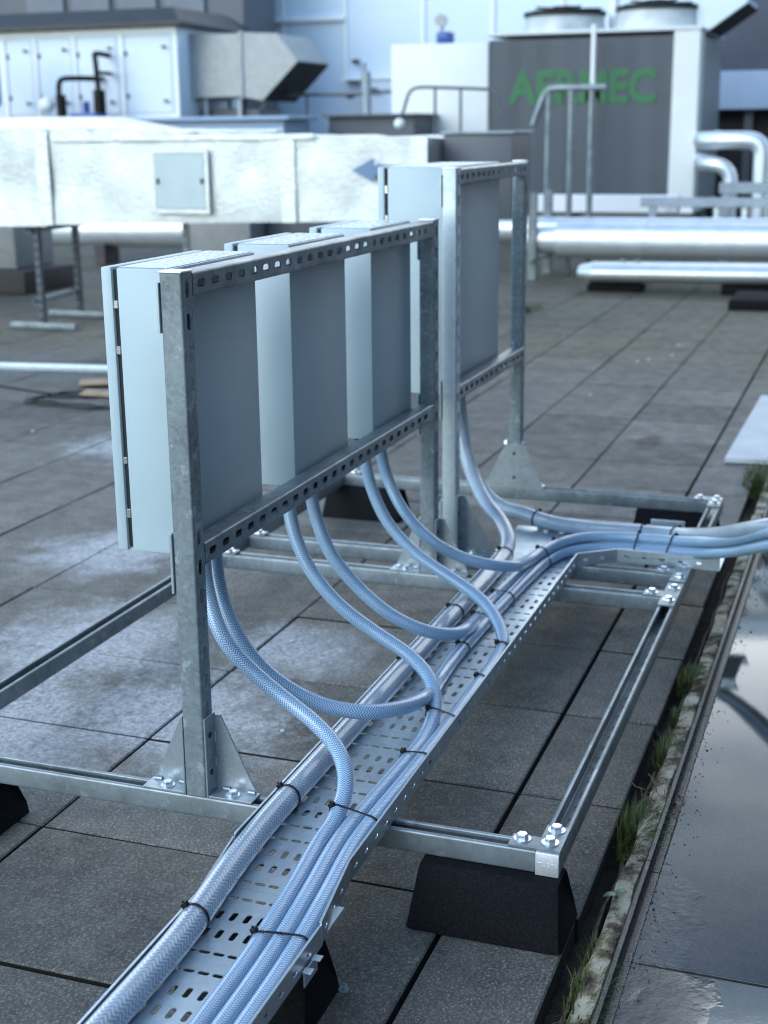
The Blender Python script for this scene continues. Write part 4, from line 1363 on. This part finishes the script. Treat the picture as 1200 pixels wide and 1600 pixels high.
tag(obj('grey_casing', bm, M['slate']), 'low slate casing above the foil duct, right of the weather hood', 'casing')

# galvanised duct and weather hood
hd = thing('weather_hood', 'galvanised square duct ending in a slanted dark weather hood', 'weather hood', (18.0, 8.6, Z0))
b = bmesh.new(); box(b, (17.4, 8.70, 1.665), (18.55, 9.49, 2.56), 0.01, 1); obj('duct', b, M['duct'], hd)
for y in (8.675, 9.44):
    b = bmesh.new(); box(b, (17.37, y - 0.025, 1.64), (18.58, y + 0.02, 2.585), 0.006, 1); obj('flange', b, M['steel'], hd)
b = bmesh.new(); prism(b, [(17.4, 8.65, 1.665), (17.4, 8.36, 1.61), (17.4, 7.78, 2.15), (17.4, 8.115, 2.54), (17.4, 8.65, 2.56)], (1.2, 0, 0)); obj('hood', b, M['duct'], hd)
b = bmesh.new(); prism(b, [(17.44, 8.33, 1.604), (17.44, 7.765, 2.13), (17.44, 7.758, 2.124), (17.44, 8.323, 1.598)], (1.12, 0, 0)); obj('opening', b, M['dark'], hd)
for x in (17.5, 18.3):
    for y in (8.75, 9.3):
        b = bmesh.new(); box(b, (x, y, Z0), (x + 0.06, y + 0.06, 1.664)); obj('leg', b, M['steel'], hd)
b = bmesh.new(); box(b, (17.6, 8.5, 1.2), (18.4, 9.4, 1.5), 0.01, 1); obj('lower_casing', b, M['slate'], hd)

# ------------------------------------------------------------------ back wall
bw = thing('plant_room_wall', 'pale blue white panelled plant room wall across the back', 'wall', (22.5, 7, Z0))
b = bmesh.new(); box(b, (22.3, 2.2, Z0), (23.3, 11.3, 5.2)); obj('cladding', b, M['cladding'], bw)
b = bmesh.new(); box(b, (22.05, 2.2, Z0), (22.298, 8.55, 2.02), 0.01, 1); obj('lower_panel', b, M['bluegrey'] if False else M['cladding'], bw)
b = bmesh.new()
for y in (11.28, 10.1, 8.9, 7.45, 6.2, 5.0):
    box(b, (22.26, y - 0.03, 2.05), (22.299, y + 0.03, 5.18), 0.008, 1)
for y in (8.5, 7.9, 7.1, 6.3):
    box(b, (22.02, y - 0.02, Z0 + 0.1), (22.048, y + 0.02, 2.0), 0.006, 1)
box(b, (22.02, 2.2, 2.025), (22.3, 8.9, 2.07), 0.008, 1)
box(b, (22.2, 8.9, 3.05), (22.298, 11.3, 3.12), 0.008, 1)
obj('seam', b, M['white2'], bw)
for y, z in ((8.72, 2.35), (7.72, 2.28), (7.72, 1.95), (8.3, 1.85), (8.75, 1.75)):
    b = bmesh.new(); fixed_handle(b, 22.25 if z > 2.02 else 22.04, y, z, 1.0); obj('handle', b, M['dark'], bw)
# far right: navy wall, pale band, dark base
nv = thing('navy_building', 'dark navy clad building at the upper right', 'building', (20, 0, Z0))
b = bmesh.new(); box(b, (19.2, -6, 1.93), (21.5, 2.19, 3.6)); obj('wall', b, M['navy'], nv)
b = bmesh.new(); box(b, (19.0, -6, 1.40), (21.4, 2.19, 1.925), 0.01, 1); obj('pale_band', b, M['bluegrey'], nv)
b = bmesh.new(); box(b, (19.25, -6, Z0), (21.3, 2.19, 1.395)); obj('undercroft', b, M['dark'], nv)
for y in (1.5, 0.6, -0.4):
    b = bmesh.new(); box(b, (19.15, y, Z0), (19.24, y + 0.12, 1.39)); obj('column', b, M['slate'], nv)

# unseen tall block added right of the roof terrace to shade that side
nb = thing('shade_block', 'unseen grey block added to the right of the wet roof for its shade', 'building', (-5, -7, Z0))
b = bmesh.new(); box(b, (-14, -11, Z0 - 0.02), (13, -4.2, 7.5)); obj('wall', b, M['slate'], nb)
b = bmesh.new(); box(b, (-14.2, -11.2, 7.501), (13.2, -4.0, 7.75), 0.02, 1); obj('roof', b, M['darkroof'], nb)

# ------------------------------------------------------------------ chiller
ch = thing('chiller', 'large pale chiller with dark coil face, green lettering and two roof fans', 'chiller', (16, 3.6, Z0))
X = 15.0
b = bmesh.new(); box(b, (X, 4.27, 0.34), (X + 2.2, 5.52, 2.185), 0.02, 2); obj('end_cabinet', b, M['cream'], ch)
b = bmesh.new(); box(b, (X + 0.02, 2.06, 0.34), (X + 2.2, 4.265, 2.2)); obj('coil', b, M['coil'], ch)
b = bmesh.new(); box(b, (X - 0.01, 1.75, 0.29), (X + 0.35, 2.055, 2.24), 0.01, 1); obj('corner_column', b, M['cream'], ch)
b = bmesh.new(); box(b, (X + 0.36, 1.76, 0.3), (X + 2.2, 2.05, 2.2), 0.01, 1); obj('side_panel', b, M['duct'], ch)
b = bmesh.new(); box(b, (X - 0.03, 1.75, 0.18), (X + 2.2, 5.52, 0.285), 0.01, 1); obj('base_beam', b, M['white2'], ch)
b = bmesh.new(); box(b, (X - 0.02, 1.74, 2.205 + 0.04), (X + 2.2, 4.3, 2.29), 0.01, 1); obj('top_plate', b, M['cream'], ch)
for x in (X + 0.1, X + 1.9):
    for y in (1.85, 3.5, 5.3):
        b = bmesh.new(); box(b, (x, y, Z0), (x + 0.12, y + 0.12, 0.178)); obj('stand_leg', b, M['steel'], ch)
for y, zt_ in ((3.48, 2.50), (2.35, 2.53)):
    b = bmesh.new(); cyl(b, (X + 0.62, y, 2.2915), (X + 0.62, y, zt_), 0.5, 40, r2=0.47)
    fn = obj('fan_shroud', b, M['grimy'], ch)
    b = bmesh.new()
    cyl(b, (X + 0.62, y, zt_ - 0.02), (X + 0.62, y, zt_ + 0.03), 0.5, 40)
    for k in range(5):
        cyl(b, (X + 0.62, y, zt_ + 0.07), (X + 0.62 + 0.45 * math.cos(k * 1.256), y + 0.45 * math.sin(k * 1.256), zt_ + 0.07), 0.015, 6)
    cyl(b, (X + 0.62, y, zt_ + 0.061), (X + 0.62, y, zt_ + 0.1), 0.16, 16)
    obj('fan_guard', b, M['dark'], fn)
text_obj('lettering', 'AERMEC', 0.52, face_mx(X + 0.014, 3.12, 1.625, R(-0.4)), M['green'], ch, 0.004, 0.9, 1.0, 0.02)
b = bmesh.new(); cyl(b, (X - 0.3, 2.93, 0.3), (X - 0.3, 2.93, 2.32), 0.028, 10); obj('cable_conduit', b, M['white2'], ch)
bm = bmesh.new(); cyl(bm, (X + 0.9, 2.93, 2.3), (X + 0.9, 2.93, 3.2), 0.06, 12); cyl(bm, (X + 0.9, 2.74, 2.3), (X + 0.9, 2.74, 2.48), 0.06, 12)
tag(obj('vent_pipe', bm, M['white2']), 'white vent pipe rising between the two chiller fans', 'pipe')
t = thing('gauge_valve', 'small blue valve with round gauge on top of the chiller cabinet', 'valve', (X + 0.2, 4.88, 2.186))
b = bmesh.new(); box(b, (X + 0.1, 4.78, 2.187), (X + 0.3, 4.97, 2.33), 0.03, 2); obj('valve_body', b, M['blue'], t)
b = bmesh.new(); cyl(b, (X + 0.2, 4.92, 2.33), (X + 0.2, 4.92, 2.4), 0.02, 8); cyl(b, (X + 0.14, 4.92, 2.46), (X + 0.2, 4.92, 2.46), 0.075, 18); obj('gauge', b, M['duct'], t)

t = thing('right_weather_hood', 'white duct hood with dark underside at the upper right', 'weather hood', (16, 1.6, 2.2))
t.name = 'exhaust_hood'
b = bmesh.new(); prism(b, [(15.5, 1.93, 2.25), (15.5, 1.74, 2.26), (15.5, 1.30, 2.56), (15.5, 1.30, 2.62), (15.5, 1.93, 3.1)], (1.2, 0, 0)); obj('hood', b, M['white'], t)
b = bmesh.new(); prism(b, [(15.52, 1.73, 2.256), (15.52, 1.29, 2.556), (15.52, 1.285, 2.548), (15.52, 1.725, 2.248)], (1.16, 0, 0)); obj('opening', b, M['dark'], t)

# ------------------------------------------------------------------ pipes on the right
t = thing('large_silver_pipe', 'large silver jacketed pipe running to the right behind the racks', 'pipe', (10.4, 0.5, Z0))
b = bmesh.new(); cyl(b, (10.45, 2.35, 0.205), (10.45, -3, 0.24), 0.155, 32); cyl(b, (10.45, 2.36, 0.205), (10.45, 2.62, 0.2), 0.12, 24)
for y in (1.6, 0.2): cyl(b, (10.45, y, 0.212), (10.45, y - 0.05, 0.212), 0.162, 32)
obj('jacket', b, M['alu'], t)
b = bmesh.new(); cyl(b, (10.72, 3.4, 0.27), (10.72, -3, 0.295), 0.115, 24); obj('rear_jacket', b, M['alu'], t)
for y in (2.52, -0.6):
    for x in (10.3, 10.9):
        b = bmesh.new(); box(b, (x, y, Z0 + 0.003), (x + 0.06, y + 0.08, 0.62), 0.004, 1); obj('support_leg', b, M['galv'], t)
    b = bmesh.new(); box(b, (10.25, y + 0.01, 0.02), (11.0, y + 0.07, 0.045), 0.003, 1); obj('saddle', b, M['galv'], t)
t = thing('low_silver_pipe', 'slimmer silver pipe lying low on black blocks in front of the large one', 'pipe', (9.65, 0.4, Z0))
b = bmesh.new(); cyl(b, (9.65, 1.86, 0.006), (9.65, -3, 0.05), 0.084, 26); cyl(b, (9.65, 1.98, 0.006), (9.65, 1.861, 0.006), 0.055, 26, r2=0.084)
for v in b.verts: v.co.x = 9.65 + (v.co.x - 9.65) * 2.1
obj('jacket', b, M['alu'], t)
b = bmesh.new(); cyl(b, (9.66, 1.62, 0.08), (9.66, 1.62, 0.11), 0.03, 10); cyl(b, (9.66, 1.5, 0.08), (9.66, 1.5, 0.11), 0.03, 10); obj('clip', b, M['galv'], t)
b = bmesh.new(); box(b, (9.56, 1.44, Z0 + 0.003), (9.76, 1.9, -0.085), 0.01, 2); obj('block', b, M['rubber'], t)
b = bmesh.new(); box(b, (9.56, 0.4, Z0 + 0.003), (9.76, 0.8, -0.07), 0.01, 2); obj('block', b, M['rubber'], t)
bm = bmesh.new(); box(bm, (8.6, 0.2, Z0 + 0.003), (9.3, 0.64, Z0 + 0.075), 0.01, 2)
tag(obj('rubber_mat_block', bm, M['rubber']), 'dark rubber block on the paving at the right picture edge', 'rubber block')
t = thing('pipe_rack', 'grey steel pipe rack beams above the silver pipes', 'pipe rack', (11.3, 0.5, Z0))
b = bmesh.new(); box(b, (11.2, -3, 0.46), (11.26, 1.75, 0.545), 0.004, 1); box(b, (11.75, -3, 0.56), (11.82, 1.1, 0.66), 0.004, 1); obj('beam', b, M['steel'], t)
b = bmesh.new(); box(b, (11.9, 1.5, 0.36), (12.1, 3.6, 0.53), 0.01, 1); obj('white_beam', b, M['white2'], t)
for y in (1.6, -0.5):
    b = bmesh.new(); box(b, (11.2, y, Z0 + 0.003), (11.26, y + 0.07, 0.458)); box(b, (11.75, y - 0.6, Z0 + 0.003), (11.82, y - 0.53, 0.558)); box(b, (11.262, y + 0.01, 0.47), (11.89, y + 0.05, 0.52)); obj('upright', b, M['steel'], t)
for y in (3.4,):
    b = bmesh.new(); box(b, (11.95, y, Z0 + 0.003), (12.02, y + 0.07, 0.358)); obj('upright', b, M['steel'], t)
b = bmesh.new()
for y in (1.05, 0.8, 0.55, 0.3):
    cyl(b, (11.23, y, 0.40), (11.23, y, 0.455), 0.035, 10); cyl(b, (11.15, y, 0.37), (11.35, y, 0.37), 0.03, 8)
obj('pipe_clamp', b, M['zinc'], t)
for nm, pth, r, lb in (('upper', [(15.2, 1.75, 1.02), (14.0, 1.5, 1.03), (13.2, 1.45, 1.03), (13.05, 1.3, 1.035), (13, 1.05, 1.035), (13, 0.90, 1.02), (13, 0.83, 0.95), (13, 0.82, 0.8), (13, 0.82, Z0)], 0.09, 'upper silver pipe elbow turning down beside the chiller'),
                       ('lower', [(15.2, 1.75, 0.8), (14.0, 1.5, 0.8), (13.2, 1.45, 0.8), (13.05, 1.36, 0.8), (13, 1.26, 0.79), (13, 1.17, 0.74), (13, 1.13, 0.66), (13, 1.13, 0.5), (13, 1.13, Z0)], 0.075, 'lower silver pipe elbow tucked under the taller one')):
    bm = bmesh.new(); tube(bm, spline(pth, 0.05), r, 20, uv=False)
    p1 = Vector(pth[3]); cyl(bm, p1 + Vector((0, 0.02, 0)), p1 + Vector((0, -0.05, 0)), r * 1.07, 20)
    tag(obj('silver_elbow_pipe', bm, M['alu']), lb, 'pipe', 'silver elbow pipes at the chiller')

# ------------------------------------------------------------------ guard rails
def rail_thing(lb, top, posts, r, zb, mat):
    t = thing('guard_rail', lb, 'guard rail', (top[0][0], top[0][1], zb), 'steel guard rails')
    b = bmesh.new(); tube(b, spline(top, 0.04), r, 12, uv=False); obj('handrail', b, mat, t)
    for (x, y, z) in posts:
        b = bmesh.new(); cyl(b, (x, y, zb), (x, y, z), r * 0.9, 12); obj('baluster', b, mat, t)
    return t
t = rail_thing('galvanised guard rail with bent end in front of the chiller coil', [(11, 2.75, 1.16), (11, 2.72, 1.24), (11, 2.62, 1.49), (11, 2.58, 1.52), (11, 2.3, 1.525), (11, 2.06, 1.525)],
               [(11, 2.59, 1.50), (11, 2.38, 1.505), (11, 2.19, 1.505)], 0.032, Z0, M['galv'])
t = rail_thing('darker guard rail on the left of the chiller cabinet with a white end ball', [(12, 4.38, 1.28), (12, 4.34, 1.36), (12, 4.27, 1.55), (12, 4.2, 1.585), (12, 3.9, 1.58), (12, 3.5, 1.56), (12, 3.4, 1.55), (12, 3.33, 1.44), (12, 3.29, 1.3)],
               [(12, 4.0, 1.57), (12, 3.73, 1.565)], 0.016, Z0, M['slate'])
b = bmesh.new(); g = bmesh.ops.create_uvsphere(b, u_segments=16, v_segments=10, radius=0.055)
for v in g['verts']: v.co += Vector((12, 4.385, 1.235))
obj('end_ball', b, M['white2'], t)
t = rail_thing('thin grey rails and pipe post in front of the pale wall', [(18, 9.0, 1.35), (18, 8.95, 1.62), (18, 8.7, 1.68), (18, 7.2, 1.68), (18, 6.3, 1.66), (18, 6.28, 1.2)], [(18, 7.9, 1.67), (18, 6.3, 1.66)], 0.025, Z0, M['slate'])
b = bmesh.new(); cyl(b, (18, 6.95, Z0), (18, 6.95, 2.0), 0.07, 12); cyl(b, (17.98, 6.98, 2.0), (17.98, 6.98, 2.12), 0.04, 8); obj('pipe_post', b, M['steel'], t)

# ------------------------------------------------------------------ light, sky, camera
SUN_AZ = math.atan2(-0.86, 0.5)          # measured from +Y towards +X
SUN_EL = R(33)
w = bpy.data.worlds.new("World")
S.world = w
w.use_nodes = True
nt = w.node_tree
sk = nt.nodes.new('ShaderNodeTexSky')
sk.sky_type = 'NISHITA'
sk.sun_disc = False
sk.sun_elevation = SUN_EL
sk.sun_rotation = SUN_AZ % (2 * math.pi)
sk.air_density = 1.0
sk.dust_density = 0.3
sk.ozone_density = 1.6
bg = nt.nodes['Background']
# a bright bank of broken cloud low in the sky ahead (+X)
tcw = nt.nodes.new('ShaderNodeTexCoord')
def wn(t, **k):
    x = nt.nodes.new(t)
    for a, v in k.items(): setattr(x, a, v)
    return x
def wm(op, a, b=0.0):
    x = wn('ShaderNodeMath', operation=op, use_clamp=False)
    for s_, v in zip(x.inputs, (a, b)):
        if isinstance(v, (int, float)): s_.default_value = v
        else: nt.links.new(v, s_)
    return x.outputs[0]
def wr(f, stops):
    x = wn('ShaderNodeValToRGB')
    for e_, (p_, c_) in zip(x.color_ramp.elements, stops):
        e_.position = p_; e_.color = (c_, c_, c_, 1)
    nt.links.new(f, x.inputs[0]); return x.outputs[0]
sw = wn('ShaderNodeSeparateXYZ'); nt.links.new(tcw.outputs['Generated'], sw.inputs[0])
cn = wn('ShaderNodeTexNoise'); cn.inputs['Scale'].default_value = 3.2; cn.inputs['Detail'].default_value = 6; cn.inputs['Roughness'].default_value = 0.6
vs_ = wn('ShaderNodeMapping'); vs_.inputs['Scale'].default_value = (1, 1, 2.6)
nt.links.new(tcw.outputs['Generated'], vs_.inputs[0]); nt.links.new(vs_.outputs[0], cn.inputs['Vector'])
fac = wm('MULTIPLY', wr(wm('ADD', cn.outputs[0], wm('MULTIPLY', sw.outputs[0], 0.16)), [(0.38, 0), (0.58, 1)]), wr(sw.outputs[2], [(0.12, 1.0), (0.9, 0.0)]))
fac = wm('MULTIPLY', fac, wr(sw.outputs[0], [(0.35, 0.0), (0.8, 1.0)]))
mxw = wn('ShaderNodeMix', data_type='RGBA')
nt.links.new(fac, mxw.inputs[0]); nt.links.new(sk.outputs[0], mxw.inputs[6]); mxw.inputs[7].default_value = (9.5, 9.4, 10.2, 1)
tnt = wn('ShaderNodeMix', data_type='RGBA', blend_type='MULTIPLY'); tnt.inputs[0].default_value = 1.0
nt.links.new(mxw.outputs[2], tnt.inputs[6]); tnt.inputs[7].default_value = (0.96, 1.03, 0.97, 1)
nt.links.new(tnt.outputs[2], bg.inputs[0])
bg.inputs[1].default_value = 0.15
sl = bpy.data.lights.new('sun', 'SUN')
sl.energy = 0.55
sl.angle = R(40)
sl.color = (1.0, 0.985, 0.96)
so = bpy.data.objects.new('sun', sl)
C.objects.link(so)
sd_ = Vector((math.sin(SUN_AZ) * math.cos(SUN_EL), math.cos(SUN_AZ) * math.cos(SUN_EL), math.sin(SUN_EL)))
so.rotation_euler = sd_.to_track_quat('Z', 'Y').to_euler()
so.location = sd_ * 30

cd = bpy.data.cameras.new('camera')
co_ = bpy.data.objects.new('camera', cd)
C.objects.link(co_)
S.camera = co_
r_ = Vector((0.33418387, -0.94244712, -0.01070324))
u_ = Vector((0.2531319, 0.07880798, 0.96421654))
f_ = Vector((0.9078796, 0.32493495, -0.26489979))
co_.matrix_world = Matrix(((r_.x, u_.x, -f_.x, -2.0726), (r_.y, u_.y, -f_.y, -0.43548), (r_.z, u_.z, -f_.z, 1.17693), (0, 0, 0, 1)))
cd.sensor_fit = 'VERTICAL'
cd.sensor_height = 36
cd.lens = 2174.08 / 1600 * 36
cd.clip_start = 0.05
cd.clip_end = 500
cd.dof.use_dof = True
cd.dof.focus_distance = 2.35
cd.dof.aperture_fstop = 4.6

S.view_settings.view_transform = 'Standard'
S.view_settings.look = 'None'
S.view_settings.exposure = 1.4
S.view_settings.gamma = 1.0
S.cycles.use_denoising = True
S.cycles.denoiser = 'OPENIMAGEDENOISE'
S.cycles.denoising_input_passes = 'RGB_ALBEDO_NORMAL'
S.cycles.denoising_prefilter = 'ACCURATE'
S.cycles.filter_width = 1.1
S.cycles.max_bounces = 6
S.cycles.diffuse_bounces = 3
S.cycles.glossy_bounces = 3
